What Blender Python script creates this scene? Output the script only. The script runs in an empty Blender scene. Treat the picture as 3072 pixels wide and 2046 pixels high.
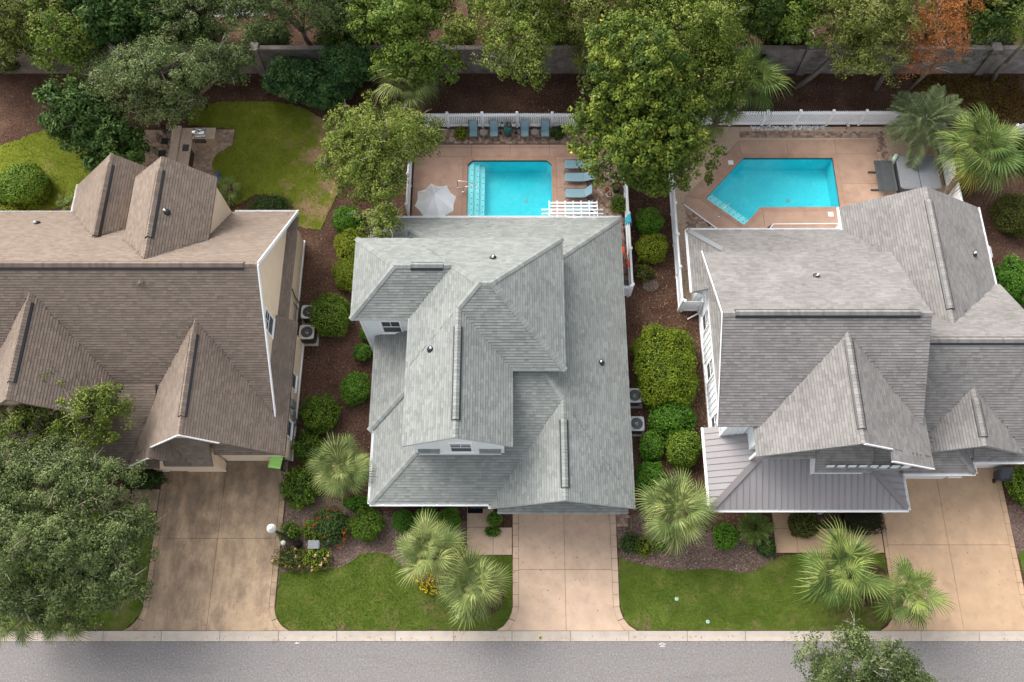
import bpy, bmesh, math, random
import numpy as np
from mathutils import Vector, Matrix, Euler
R = math.radians
SC = bpy.context.scene
COL = SC.collection
random.seed(7)

# ---------------------------------------------------------------- camera, sky, sun, exposure
cam_d = bpy.data.cameras.new('camera'); cam = bpy.data.objects.new('camera', cam_d); COL.objects.link(cam)
cam.location = (0, 0, 47); cam.rotation_euler = (R(21.2), 0, 0)
cam_d.sensor_width = 36; cam_d.lens = 30.0; cam_d.clip_end = 3000
SC.camera = cam
W = bpy.data.worlds.new('World'); SC.world = W; W.use_nodes = True
SUN_EL, SUN_AZ = 41.0, 318.0            # azimuth clockwise from +Y: the sun stands to the upper left
wn = W.node_tree.nodes; bg = wn['Background']
sky = wn.new('ShaderNodeTexSky'); sky.sky_type = 'NISHITA'; sky.sun_disc = False
sky.sun_elevation = R(SUN_EL); sky.sun_rotation = R(SUN_AZ); sky.air_density = 1.0; sky.dust_density = 4.0; sky.ozone_density = 1.0
hs = wn.new('ShaderNodeHueSaturation'); hs.inputs['Saturation'].default_value = .3        # thin overcast: the blue is veiled
W.node_tree.links.new(sky.outputs[0], hs.inputs['Color']); W.node_tree.links.new(hs.outputs[0], bg.inputs[0]); bg.inputs[1].default_value = 0.15
sd = bpy.data.lights.new('sun', 'SUN'); sun = bpy.data.objects.new('sun', sd); COL.objects.link(sun)
sd.energy = 1.15; sd.angle = R(48); sd.color = (1.0, 0.98, 0.95)
a, e = R(SUN_AZ), R(SUN_EL)
sdir = Vector((math.sin(a)*math.cos(e), math.cos(a)*math.cos(e), math.sin(e)))
sun.rotation_euler = sdir.to_track_quat('Z', 'Y').to_euler(); sun.location = (-30, 30, 60)
vs = SC.view_settings; vs.view_transform = 'Standard'; vs.look = 'None'; vs.gamma = 1.0; vs.use_curve_mapping = False
vs.exposure = 1.32

# ---------------------------------------------------------------- helpers
ORG = {}
def org(p): return ORG.get(p.name, Vector((0, 0, 0))) if p else Vector((0, 0, 0))
def tag(o, label=None, cat=None, group=None, kind=None):
    if label: o['label'] = label
    if cat: o['category'] = cat
    if group: o['group'] = group
    if kind: o['kind'] = kind
    return o
def thing(name, label, cat, loc=(0, 0, 0), group=None, rz=0.0):
    o = bpy.data.objects.new(name, None); COL.objects.link(o); o.location = loc; o.rotation_euler = (0, 0, rz)
    o.empty_display_size = .3; ORG[o.name] = Vector(loc)
    return tag(o, label, cat, group)
def struct(name, loc=(0, 0, 0)):
    o = bpy.data.objects.new(name, None); COL.objects.link(o); o.location = loc; ORG[o.name] = Vector(loc); o['kind'] = 'structure'
    return o
class MB:
    def __init__(s): s.v = []; s.f = []; s.r = []; s.rr = 0.0
    def add(s, vs, fs, r=None):
        n = len(s.v); s.v += [tuple(p) for p in vs]; s.f += [tuple(i+n for i in f) for f in fs]
        s.r += [s.rr if r is None else r]*len(vs); return s
    def box(s, x0, x1, y0, y1, z0, z1, r=None):
        return s.add([(x0,y0,z0),(x1,y0,z0),(x1,y1,z0),(x0,y1,z0),(x0,y0,z1),(x1,y0,z1),(x1,y1,z1),(x0,y1,z1)],
                     [(0,3,2,1),(4,5,6,7),(0,1,5,4),(1,2,6,5),(2,3,7,6),(3,0,4,7)], r)
    def rbox(s, c, sz, rz=0, r=None, rx=0, ry=0):
        m = Matrix.Translation(c) @ Euler((rx, ry, rz)).to_matrix().to_4x4(); h = [q/2 for q in sz]
        P = [m @ Vector((i*h[0], j*h[1], k*h[2])) for k in (-1, 1) for (i, j) in ((-1,-1),(1,-1),(1,1),(-1,1))]
        return s.add(P, [(0,3,2,1),(4,5,6,7),(0,1,5,4),(1,2,6,5),(2,3,7,6),(3,0,4,7)], r)
    def bar(s, p, q, w, h=None, r=None):
        p = Vector(p); q = Vector(q); d = (q-p); L = d.length; h = h or w
        rot = d.to_track_quat('X', 'Z').to_matrix().to_4x4(); m = Matrix.Translation((p+q)/2) @ rot
        P = [m @ Vector((i*L/2, j*w/2, k*h/2)) for k in (-1, 1) for (i, j) in ((-1,-1),(1,-1),(1,1),(-1,1))]
        return s.add(P, [(0,3,2,1),(4,5,6,7),(0,1,5,4),(1,2,6,5),(2,3,7,6),(3,0,4,7)], r)
    def prism(s, poly, z0, z1, r=None):
        n = len(poly); A = sum(poly[i][0]*poly[(i+1)%n][1]-poly[(i+1)%n][0]*poly[i][1] for i in range(n))
        if A < 0: poly = poly[::-1]
        return s.add([(x,y,z0) for x,y in poly]+[(x,y,z1) for x,y in poly],
                     [tuple(range(n))[::-1], tuple(range(n, 2*n))]+[(i,(i+1)%n,n+(i+1)%n,n+i) for i in range(n)], r)
    def tube(s, pts, rad, n=8, r=None, cap=True):
        pts = [Vector(p) for p in pts]; rad = rad if isinstance(rad, (list, tuple)) else [rad]*len(pts)
        V = []; up = Vector((0.31, 0.17, 0.93))
        for i, p in enumerate(pts):
            d = (pts[min(i+1, len(pts)-1)]-pts[max(i-1, 0)]).normalized()
            x = d.cross(up); x = x.normalized() if x.length > 1e-4 else d.cross(Vector((1,0,0))).normalized(); y = d.cross(x)
            for k in range(n):
                t = 2*math.pi*k/n; V.append(p+(x*math.cos(t)+y*math.sin(t))*rad[i])
        F = [(i*n+k, i*n+(k+1)%n, (i+1)*n+(k+1)%n, (i+1)*n+k) for i in range(len(pts)-1) for k in range(n)]
        if cap: F += [tuple(range(n))[::-1], tuple((len(pts)-1)*n+k for k in range(n))]
        return s.add(V, F, r)
    def lathe(s, c, prof, n=20, r=None):
        V = [(c[0]+q*math.cos(2*math.pi*k/n), c[1]+q*math.sin(2*math.pi*k/n), c[2]+z) for q, z in prof for k in range(n)]
        F = [(i*n+k, i*n+(k+1)%n, (i+1)*n+(k+1)%n, (i+1)*n+k) for i in range(len(prof)-1) for k in range(n)]
        F += [tuple(range(n))[::-1], tuple((len(prof)-1)*n+k for k in range(n))]
        return s.add(V, F, r)
    def mesh(s, name, o=Vector((0,0,0))):
        me = bpy.data.meshes.new(name); me.from_pydata([(x-o[0], y-o[1], z-o[2]) for x, y, z in s.v], [], s.f)
        at = me.attributes.new('rnd', 'FLOAT', 'POINT'); at.data.foreach_set('value', s.r); me.update(); return me
    def build(s, name, mat, parent=None, smooth=False, kind=None, bevel=0):
        o = bpy.data.objects.new(name, s.mesh(name, org(parent))); COL.objects.link(o)
        if parent: o.parent = parent; ORG[o.name] = org(parent)
        if mat: o.data.materials.append(mat)
        if smooth: o.data.shade_smooth()
        if kind: o['kind'] = kind
        if bevel:
            b = o.modifiers.new('bevel', 'BEVEL'); b.width = bevel; b.segments = 2; b.limit_method = 'ANGLE'
        return o
def piece(name, me, parent, M):
    o = bpy.data.objects.new(name, me); COL.objects.link(o); o.parent = parent
    o.matrix_local = Matrix.Translation(-org(parent)) @ M
    return o
def np_mesh(name, V, F, mat, parent, rnd=None, kind=None):
    o_ = org(parent); V = np.asarray(V, np.float32)-np.array(o_, np.float32); F = np.asarray(F, np.int32)
    me = bpy.data.meshes.new(name); k = F.shape[1]
    me.vertices.add(len(V)); me.vertices.foreach_set('co', V.ravel())
    me.loops.add(F.size); me.loops.foreach_set('vertex_index', F.ravel())
    me.polygons.add(len(F)); me.polygons.foreach_set('loop_start', np.arange(0, F.size, k, dtype=np.int32))
    me.update(calc_edges=True)
    at = me.attributes.new('rnd', 'FLOAT', 'POINT'); at.data.foreach_set('value', np.asarray(rnd if rnd is not None else np.zeros(len(V)), np.float32))
    me.materials.append(mat); o = bpy.data.objects.new(name, me); COL.objects.link(o)
    if parent: o.parent = parent
    if kind: o['kind'] = kind
    return o

# ---------------------------------------------------------------- materials
def lin(c):
    return tuple((x/12.92 if x <= .04045 else ((x+.055)/1.055)**2.4) for x in c)
def mat(name, cols, rough=.8, noise=(3, .5), rnd=0.0, bump=None, spec=.3, n2=None, stretch=None, metal=0, extra=None, alpha=None, transl=0, dist=0.0):
    """cols: colour stops (linear). A stop is picked by noise (scale, amount), a second noise n2 and the per-piece random value."""
    m = bpy.data.materials.new(name); m.use_nodes = True; nt = m.node_tree; N = nt.nodes; L = nt.links
    b = N['Principled BSDF']; b.inputs['Roughness'].default_value = rough; b.inputs['Specular IOR Level'].default_value = spec
    b.inputs['Metallic'].default_value = metal
    g = N.new('ShaderNodeNewGeometry'); pos = g.outputs['Position']
    if stretch:
        mp = N.new('ShaderNodeMapping'); mp.inputs['Scale'].default_value = stretch; L.new(pos, mp.inputs[0]); spos = mp.outputs[0]
    else: spos = pos
    def math_(op, a, b_):
        q = N.new('ShaderNodeMath'); q.operation = op
        for i, x in enumerate((a, b_)):
            if isinstance(x, (int, float)): q.inputs[i].default_value = x
            else: L.new(x, q.inputs[i])
        return q.outputs[0]
    def nz(scale, src, det=3):
        q = N.new('ShaderNodeTexNoise'); q.inputs['Scale'].default_value = scale; q.inputs['Detail'].default_value = det; q.inputs['Distortion'].default_value = dist; L.new(src, q.inputs['Vector']); return q.outputs[0]
    t = math_('ADD', math_('MULTIPLY', math_('SUBTRACT', nz(noise[0], spos, 4), .5), noise[1]*2), .5)
    if n2: t = math_('ADD', t, math_('MULTIPLY', math_('SUBTRACT', nz(n2[0], pos, 2), .5), n2[1]*2))
    if rnd:
        at = N.new('ShaderNodeAttribute'); at.attribute_name = 'rnd'; oi = N.new('ShaderNodeObjectInfo')
        fr = math_('FRACT', math_('ADD', at.outputs['Fac'], oi.outputs['Random']), 0)
        t = math_('ADD', t, math_('MULTIPLY', math_('SUBTRACT', fr, .5), rnd))
    cr = N.new('ShaderNodeValToRGB'); L.new(t, cr.inputs[0]); el = cr.color_ramp.elements
    while len(el) < len(cols): el.new(.5)
    for i, c in enumerate(cols):
        el[i].position = i/(len(cols)-1) if len(cols) > 1 else 0; el[i].color = (*c, 1)
    out = cr.outputs[0]
    if extra: out = extra(N, L, out, pos)
    L.new(out, b.inputs['Base Color'])
    if bump:
        bn = N.new('ShaderNodeBump'); bn.inputs['Strength'].default_value = bump[1]; bn.inputs['Distance'].default_value = bump[2] if len(bump) > 2 else .02
        L.new(nz(bump[0], pos, 3), bn.inputs['Height']); L.new(bn.outputs[0], b.inputs['Normal'])
    if transl:
        tr = N.new('ShaderNodeBsdfTranslucent'); L.new(out, tr.inputs[0]); mx = N.new('ShaderNodeMixShader'); mx.inputs[0].default_value = transl
        L.new(b.outputs[0], mx.inputs[1]); L.new(tr.outputs[0], mx.inputs[2]); L.new(mx.outputs[0], N['Material Output'].inputs[0])
    return m
def flat(name, c, rough=.6, spec=.4, metal=0, var=.12, sc=6, bump=None):
    d = tuple(x*(1-var) for x in c); u = tuple(min(1, x*(1+var)) for x in c)
    return mat(name, [d, c, u], rough, (sc, .5), spec=spec, metal=metal, bump=bump)

def stain_or_glint(col, scale, lo, hi, vec=None, amt=1.0, ybias=None):
    """a stain with a shape of its own, mixed over the base colour"""
    def f(N, L, out, pos):
        mp = N.new('ShaderNodeMapping'); mp.inputs['Scale'].default_value = vec or (1, 1, 1); L.new(pos, mp.inputs[0])
        n = N.new('ShaderNodeTexNoise'); n.inputs['Scale'].default_value = scale; n.inputs['Detail'].default_value = 8; n.inputs['Roughness'].default_value = .7; L.new(mp.outputs[0], n.inputs['Vector'])
        val = n.outputs[0]
        if ybias:
            sp = N.new('ShaderNodeSeparateXYZ'); L.new(pos, sp.inputs[0])
            mr = N.new('ShaderNodeMapRange'); L.new(sp.outputs[ybias[3] if len(ybias) > 3 else 1], mr.inputs[0])
            mr.inputs[1].default_value = ybias[0]; mr.inputs[2].default_value = ybias[1]; mr.inputs[3].default_value = 0; mr.inputs[4].default_value = ybias[2]
            ad = N.new('ShaderNodeMath'); ad.operation = 'ADD'; L.new(val, ad.inputs[0]); L.new(mr.outputs[0], ad.inputs[1]); val = ad.outputs[0]
        r = N.new('ShaderNodeMapRange'); L.new(val, r.inputs[0]); r.inputs[1].default_value = lo; r.inputs[2].default_value = hi; r.inputs[3].default_value = 0; r.inputs[4].default_value = amt
        mx = N.new('ShaderNodeMix'); mx.data_type = 'RGBA'; L.new(r.outputs[0], mx.inputs[0]); L.new(out, mx.inputs[6]); mx.inputs[7].default_value = (*col, 1)
        return mx.outputs[2]
    return f
def chain(*fs):
    def f(N, L, out, pos):
        for g in fs: out = g(N, L, out, pos)
        return out
    return f

m_mulch = mat('mulch', [(.028,.015,.011),(.064,.036,.025),(.122,.071,.050),(.23,.15,.11)], .95, (9, .62), n2=(.7, .34), bump=(30, 1.0, .05), spec=.04)
m_mulchf = mat('mulch_pale', [(.05,.033,.027),(.115,.078,.063),(.19,.135,.11),(.33,.25,.21)], .95, (9, .6), n2=(.8, .3), bump=(30, 1.0, .05), spec=.04)  # paler: some fading, plus the open front's brighter light put into the colour
m_chipf = mat('bark_chip_pale', [(.04,.024,.019),(.11,.07,.055),(.21,.15,.12),(.42,.33,.27)], .9, (2, .2), rnd=1.0, spec=.04)  # chips lightened like the front mulch, open light included in the tone
m_chip = mat('bark_chip', [(.016,.008,.006),(.055,.029,.019),(.125,.070,.047),(.36,.25,.18)], .9, (2, .2), rnd=1.0, spec=.04)
m_litter = mat('dry_leaf', [(.16,.05,.015),(.30,.11,.035),(.42,.22,.09),(.5,.34,.18)], .8, (2, .2), rnd=1.0, spec=.2)
m_lawn = mat('lawn', [(.040,.064,.010),(.068,.103,.015),(.102,.138,.024),(.17,.175,.056)], .95, (.9, .55), n2=(14, .28), bump=(60, .8, .03), spec=.03,
             extra=chain(stain_or_glint((.23,.18,.07), .6, .55, .74, amt=.6), stain_or_glint((.22,.14,.09), .5, .60, .74, amt=.8, ybias=(3.6, 2.2, .10))))
m_lawnback = mat('lawn_backyard', [(.068,.092,.011),(.122,.152,.016),(.175,.20,.026),(.24,.23,.06)], .95, (1.0, .42), n2=(12, .28), bump=(60, .8, .03), spec=.03,
             extra=chain(stain_or_glint((.25,.19,.08), .45, .56, .72, amt=.6), stain_or_glint((.34,.21,.13), .6, .66, .80, amt=.9, ybias=(-15.5, -12.5, .22, 0))))
m_grass = mat('grass_blade', [(.038,.064,.009),(.082,.125,.016),(.135,.178,.03),(.26,.26,.09)], .8, (1.1, .35), rnd=.7, spec=.03, transl=.2)
m_road = mat('asphalt', [(.11,.101,.098),(.165,.153,.148),(.215,.20,.192),(.36,.335,.32)], .9, (11, .72), n2=(1.1, .06), bump=(90, .6, .01), spec=.25, extra=chain(stain_or_glint((.19,.145,.085), 1.3, .70, .80, (3.2, .7, 1), .7), stain_or_glint((.42,.40,.385), 24, .64, .74, amt=.5), stain_or_glint((.07,.066,.066), 9, .72, .78, amt=.7), stain_or_glint((.10,.095,.094), .5, .55, .72, (.3, 2.2, 1), .35)))
m_kerb = mat('kerb_concrete', [(.34,.285,.23),(.43,.37,.31),(.51,.445,.38)], .85, (2.2, .4), n2=(30, .12), rnd=.35, spec=.25, extra=chain(stain_or_glint((.25,.20,.155), 1.2, .54, .78, amt=.5), stain_or_glint((.2,.16,.12), 7, .60, .75, amt=.5)))
def conc(name, c, ex=None, va=.16):
    d = tuple(x*(1-va) for x in c); u = tuple(min(1, x*(1+va)) for x in c)
    return mat(name, [tuple(x*(1-1.8*va) for x in c), d, c, u], .85, (1.3, .45), n2=(26, .16), rnd=.18, spec=.25, bump=(70, .25, .01), extra=ex)
m_driveC = conc('drive_concrete', (.49,.355,.255), chain(stain_or_glint((.30,.215,.155), .9, .52, .74, amt=.62), stain_or_glint((.25,.18,.13), 5, .60, .74, amt=.4, ybias=(2, 8, .07))))
m_driveL = conc('drive_concrete_stained', (.43,.31,.20), chain(stain_or_glint((.13,.092,.064), .8, .48, .74, (1.2, .8, 1), .75, ybias=(3.0, 10.5, .16)), stain_or_glint((.14,.10,.072), 1.0, .50, .74, (1.7, .4, 1), .6, ybias=(-14.5, -18.5, .10, 0)), stain_or_glint((.22,.155,.11), 7, .50, .72, amt=.45)))
m_driveR = conc('drive_concrete_tan', (.465,.315,.198), chain(stain_or_glint((.28,.185,.12), 1.1, .52, .74, amt=.6), stain_or_glint((.24,.16,.105), 6, .60, .74, amt=.4)))
m_deck = conc('deck_concrete', (.44,.285,.21), stain_or_glint((.22,.115,.08), .7, .50, .74, amt=.62))
m_deck2 = conc('deck_concrete_tan', (.45,.295,.21), stain_or_glint((.23,.125,.085), .7, .50, .74, amt=.6))
m_cope = conc('coping', (.43,.255,.18), stain_or_glint((.20,.11,.08), 1.4, .5, .75, amt=.55))
m_paver = mat('paver', [(.15,.095,.072),(.235,.155,.115),(.33,.235,.175),(.45,.35,.26)], .9, (1.2, .25), rnd=.85, spec=.2, bump=(50, .3, .01))
m_paver2 = mat('paver_patio', [(.16,.115,.085),(.27,.195,.145),(.38,.29,.215),(.46,.37,.28)], .9, (.5, .5), rnd=.55, spec=.2, bump=(50, .3, .01))
m_gravel = mat('gravel', [(.26,.17,.115),(.44,.31,.215),(.58,.45,.33),(.74,.64,.52)], .9, (28, .6), rnd=0, bump=(50, 1, .03), spec=.2)
m_pebble = mat('pebble', [(.20,.13,.09),(.38,.27,.18),(.56,.43,.31),(.75,.67,.57)], .8, (3, .2), rnd=1.0, spec=.3)
m_stonew = mat('white_stone', [(.6,.57,.52),(.75,.73,.7),(.85,.85,.84)], .7, (3, .3), rnd=.8, spec=.3)
m_white = flat('white_paint', (.80,.80,.80), .45, .4, var=.05, sc=3)
m_fence = flat('white_vinyl', (.86,.865,.88), .4, .45, var=.06, sc=2)
m_whitewall = mat('white_siding', [(.66,.70,.72),(.74,.77,.78),(.80,.82,.82)], .6, (1.5, .4), n2=(20, .1), spec=.35)
m_cream = mat('cream_stucco', [(.66,.50,.35),(.74,.585,.425),(.80,.65,.49)], .85, (1.4, .4), n2=(40, .12), spec=.2, bump=(80, .3, .01))
m_glass = mat('window_glass', [(.012,.016,.020),(.03,.036,.04),(.06,.065,.07)], .06, (.8, .5), spec=.6)
m_screen = mat('window_screen', [(.05,.05,.052),(.08,.08,.082)], .5, (10, .5), spec=.3)
m_conblock = mat('concrete_block', [(.10,.083,.073),(.175,.152,.137),(.25,.222,.203),(.33,.30,.276)], .92, (.9, .4), n2=(7, .2), rnd=.35, spec=.2, bump=(50, .5, .02), extra=stain_or_glint((.055,.045,.04), .8, .50, .74, (1, 1, .6), .7))
m_metalroof = mat('metal_roof', [(.215,.20,.20),(.24,.223,.223),(.27,.252,.253)], .6, (.7, .45), rnd=.3, spec=.3)
m_metalhip = flat('metal_hip', (.185,.165,.16), .45, .5, metal=.25, var=.08)
m_black = flat('black_metal', (.012,.012,.014), .4, .5, var=.2)
m_bronze = flat('bronze_frame', (.045,.035,.03), .45, .5, var=.2)
m_grey = flat('grey_metal', (.27,.28,.29), .5, .5, metal=.4, var=.15)
m_ubox = flat('utility_grey', (.20,.21,.215), .6, .3, var=.15)
m_dgrey = flat('dark_grey', (.055,.055,.06), .5, .4, var=.2)
m_lgrey = flat('light_grey_metal', (.50,.50,.49), .5, .4, metal=.1, var=.1)
m_tan = flat('tan_metal', (.45,.41,.35), .5, .4, var=.1)
m_alu = flat('bright_metal', (.75,.75,.75), .25, .5, metal=.9, var=.05)
m_sling = mat('blue_sling', [(.17,.27,.31),(.21,.325,.37),(.25,.38,.42)], .75, (60, .4), n2=(2, .2), spec=.2)
m_umb = mat('umbrella_cloth', [(.86,.85,.845),(.91,.905,.90),(.93,.93,.93)], .8, (1.6, .45), spec=.2, transl=.15)
m_teal = mat('teal_glaze', [(.006,.045,.045),(.014,.10,.095),(.04,.20,.19)], .16, (5, .6), spec=.6)
m_tglass = flat('smoked_glass', (.22,.19,.17), .12, .6, var=.2)
m_tub = mat('spa_cover', [(.15,.154,.162),(.19,.195,.206),(.24,.245,.256)], .75, (3, .4), stretch=(1, 6, 1), n2=(40, .2), spec=.3, bump=(14, .3, .02))
m_tubside = flat('spa_cabinet', (.06,.065,.07), .6, .3, var=.2)
m_tableslat = mat('table_slat', [(.045,.05,.05),(.065,.07,.07),(.09,.095,.092)], .6, (2, .4), rnd=.5, spec=.35)
m_granite = mat('granite', [(.24,.16,.11),(.42,.31,.23),(.54,.43,.34),(.63,.54,.45)], .35, (16, .75), n2=(2, .2), spec=.45)
m_stuccoT = mat('tan_stucco', [(.36,.27,.20),(.44,.34,.25),(.5,.40,.30)], .9, (2, .4), n2=(30, .2), spec=.2)
m_green = flat('lime_plastic', (.36,.72,.17), .45, .4, var=.06)
m_dkgreen = flat('dark_plastic', (.018,.024,.02), .5, .4, var=.2)
m_greylid = flat('grey_plastic', (.05,.054,.06), .5, .4, var=.15)
m_blue = flat('blue_plastic', (.02,.07,.30), .4, .4, var=.2)
m_globe = mat('globe_glass', [(.46,.45,.38),(.54,.53,.47)], .3, (6, .4), spec=.5)
m_ped = flat('pale_green_plastic', (.32,.46,.36), .5, .4, var=.1)
m_orange = flat('orange_plastic', (.75,.10,.02), .4, .4, var=.1)
m_pink = flat('pink_plastic', (.80,.10,.17), .4, .4, var=.1)
m_aqua = flat('aqua_cloth', (.06,.50,.62), .8, .2, var=.25, sc=9)
m_terra = flat('terracotta', (.30,.12,.06), .8, .3, var=.2)
m_mat = flat('door_mat', (.010,.010,.014), .95, .1, var=.4, sc=30)
m_paint = flat('road_paint', (.7,.7,.7), .8, .2, var=.2, sc=40)
m_yellowp = flat('yellow_paint', (.55,.50,.04), .6, .3, var=.3)
m_door = flat('door_panel', (.76,.75,.73), .5, .4, var=.05)

def bark(name, c): return mat(name, [tuple(x*.5 for x in c), c, tuple(min(1, x*1.6) for x in c)], .9, (5, .6), stretch=(3, 3, .6), bump=(12, .8, .03), spec=.15)
m_bark = bark('bark_grey', (.17,.14,.115)); m_barkd = bark('bark_brown', (.09,.065,.05)); m_twig = bark('twig_pale', (.36,.31,.26)); m_palmbark = bark('palm_bark', (.16,.115,.085))
def leafm(name, cols, rough=.55, spec=.3, tr=.2, n=(.6, .25)): return mat(name, [tuple(x*k for x, k in zip(c, (1.0, 1.06, .8))) for c in cols], max(rough, .55), n, rnd=.9, spec=spec*.3, transl=tr)
m_oak = leafm('leaf_live_oak', [(.034,.050,.020),(.074,.098,.040),(.122,.150,.066),(.21,.23,.125)])
m_oaklt = leafm('leaf_oak_light', [(.046,.066,.012),(.100,.134,.025),(.165,.200,.044),(.27,.28,.095)])
m_oakol = leafm('leaf_olive', [(.045,.056,.013),(.098,.114,.029),(.160,.172,.050),(.25,.25,.10)])
m_magd = leafm('leaf_magnolia_dark', [(.009,.022,.007),(.022,.050,.013),(.050,.092,.025),(.12,.17,.06)], .42, .3, .1)
m_mag = leafm('leaf_magnolia', [(.016,.034,.007),(.050,.082,.013),(.115,.150,.022),(.26,.265,.055)], .35, .5, .12)
m_bright = leafm('leaf_bright', [(.040,.070,.012),(.085,.130,.022),(.145,.195,.040),(.22,.25,.07)])
m_teall = leafm('leaf_blue_green', [(.016,.046,.019),(.040,.095,.038),(.075,.150,.060),(.13,.21,.09)])
m_dark = leafm('leaf_dark', [(.016,.032,.008),(.038,.066,.015),(.072,.105,.025),(.13,.155,.045)])
m_cyp = leafm('leaf_cypress_rust', [(.16,.055,.025),(.31,.105,.045),(.44,.165,.075),(.52,.27,.15)], .8, .15, .2)
m_box = leafm('leaf_boxwood', [(.022,.048,.007),(.062,.112,.014),(.115,.180,.022),(.20,.25,.036)], .45, .4, .12)
m_boxy = leafm('leaf_boxwood_yellow', [(.038,.060,.006),(.098,.135,.012),(.175,.208,.018),(.28,.285,.036)], .45, .4, .12)
m_boxg = leafm('leaf_viburnum', [(.018,.054,.007),(.048,.122,.012),(.092,.195,.020),(.16,.26,.035)], .4, .45, .12)
m_boxd = leafm('leaf_holly_dark', [(.010,.024,.008),(.024,.050,.014),(.045,.080,.020),(.08,.11,.035)], .45, .4, .1)
m_boxdull = leafm('leaf_dull', [(.03,.038,.010),(.062,.068,.018),(.105,.105,.028),(.15,.14,.05)], .6, .25, .12)
m_purple = leafm('leaf_purple', [(.014,.010,.010),(.030,.022,.020),(.05,.036,.030),(.075,.055,.04)], .6, .25, .1)
m_ground = leafm('leaf_ground_cover', [(.04,.012,.006),(.085,.03,.012),(.10,.075,.015),(.16,.13,.03)], .7, .2, .12)
m_red = leafm('petal_red', [(.45,.01,.01),(.62,.02,.015),(.75,.05,.03)], .6, .3, .2)
m_pinkp = leafm('petal_pink', [(.75,.28,.28),(.82,.42,.40),(.85,.58,.5)], .6, .3, .2)
m_yel = leafm('petal_yellow', [(.55,.28,.01),(.66,.38,.015),(.75,.5,.03)], .6, .3, .2)
m_palm = leafm('frond_sabal', [(.055,.080,.030),(.115,.150,.058),(.205,.225,.095),(.38,.36,.17)], .45, .4, .2, (1.5, .2))
m_palmg = leafm('frond_green', [(.034,.066,.020),(.080,.122,.040),(.148,.188,.062),(.30,.31,.11)], .45, .4, .2, (1.5, .2))
m_pindo = leafm('frond_pindo', [(.060,.085,.050),(.115,.145,.085),(.18,.205,.12),(.28,.29,.17)], .5, .35, .2, (1.5, .2))
m_frdead = leafm('frond_yellow', [(.16,.15,.035),(.34,.25,.05),(.46,.33,.09)], .6, .3, .2)
m_frbrown = leafm('frond_dead', [(.10,.07,.04),(.19,.14,.085),(.30,.23,.15)], .8, .1, .1)
m_core = flat('dark_core', (.014,.022,.007), .9, .1, var=.4, sc=5)  # shade among the inner leaves put into the colour

# pool plaster and water
m_plaster = mat('pool_plaster', [(.10,.66,.74),(.15,.76,.82),(.25,.83,.87)], .7, (.7, .7), n2=(5, .3), spec=.2, extra=chain(stain_or_glint((.55,.92,.93), 1.6, .56, .74, amt=.45), stain_or_glint((.05,.42,.55), .35, .52, .70, amt=.5)))  # pale patches: ripple glints put into the plaster colour
m_pstep = mat('pool_step_plaster', [(.78,.90,.90),(.84,.93,.93)], .7, (2, .4), spec=.2)
m_tile = flat('waterline_tile', (.07,.14,.16), .25, .5, var=.3, sc=9)
def water_mat():
    m = bpy.data.materials.new('pool_water'); m.use_nodes = True; N = m.node_tree.nodes; L = m.node_tree.links
    for n in list(N):
        if n.type != 'OUTPUT_MATERIAL': N.remove(n)
    tr = N.new('ShaderNodeBsdfTransparent'); tr.inputs[0].default_value = (.58,.98,.99,1)
    gl = N.new('ShaderNodeBsdfGlossy'); gl.inputs['Roughness'].default_value = .03
    fr = N.new('ShaderNodeFresnel'); fr.inputs[0].default_value = 1.33
    no = N.new('ShaderNodeTexNoise'); no.inputs['Scale'].default_value = 3.2; no.inputs['Detail'].default_value = 3; bp = N.new('ShaderNodeBump'); bp.inputs['Strength'].default_value = .35; bp.inputs['Distance'].default_value = .06
    L.new(no.outputs[0], bp.inputs['Height']); L.new(bp.outputs[0], gl.inputs['Normal']); L.new(bp.outputs[0], fr.inputs['Normal'])
    mx = N.new('ShaderNodeMixShader'); L.new(fr.outputs[0], mx.inputs[0]); L.new(tr.outputs[0], mx.inputs[1]); L.new(gl.outputs[0], mx.inputs[2])
    L.new(mx.outputs[0], N['Material Output'].inputs[0]); return m
m_water = water_mat()

# ---------------------------------------------------------------- setting: ground sheets, road, kerb
P1 = (-3.05, 2.75, 26.25, 30.85); P2 = (12.1, 20.75, 25.8, 31.0)     # ground left open for the two pools
def sheet(name, x0, x1, y0, y1, z, holes, m, kind='structure'):
    xs = sorted({x0, x1, *[h[0] for h in holes], *[h[1] for h in holes]}); ys = sorted({y0, y1, *[h[2] for h in holes], *[h[3] for h in holes]})
    b = MB(); idx = {}
    def vid(x, y):
        if (x, y) not in idx: idx[(x, y)] = len(b.v); b.v.append((x, y, z)); b.r.append(0)
        return idx[(x, y)]
    for i in range(len(xs)-1):
        for j in range(len(ys)-1):
            cx, cy = (xs[i]+xs[i+1])/2, (ys[j]+ys[j+1])/2
            if any(h[0] < cx < h[1] and h[2] < cy < h[3] for h in holes): continue
            b.f.append((vid(xs[i], ys[j]), vid(xs[i+1], ys[j]), vid(xs[i+1], ys[j+1]), vid(xs[i], ys[j+1])))
    return b.build(name, m, kind=kind)
m_earth = mat('earth', [(.05,.045,.02),(.08,.075,.03),(.11,.10,.045)], .95, (.3, .5), n2=(4, .3), spec=.1)
sheet('ground', -900, 900, -900, 900, -.03, [(-60, 60, -6.5, 60)], m_earth)
sheet('mulch_bed', -60, 60, 2.0, 60, 0, [P1, P2], m_mulch)
sheet('road', -60, 60, -6.5, 1.5, .0, [], m_road)
b = MB(); b.prism([(-60, 41.6), (-17, 42.4), (-17.5, 60), (-60, 60)], .0, .012); b.build('back_road', m_road, kind='structure')
b = MB()
kerb = struct('kerb')
x = -30.4; i = 0
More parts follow.
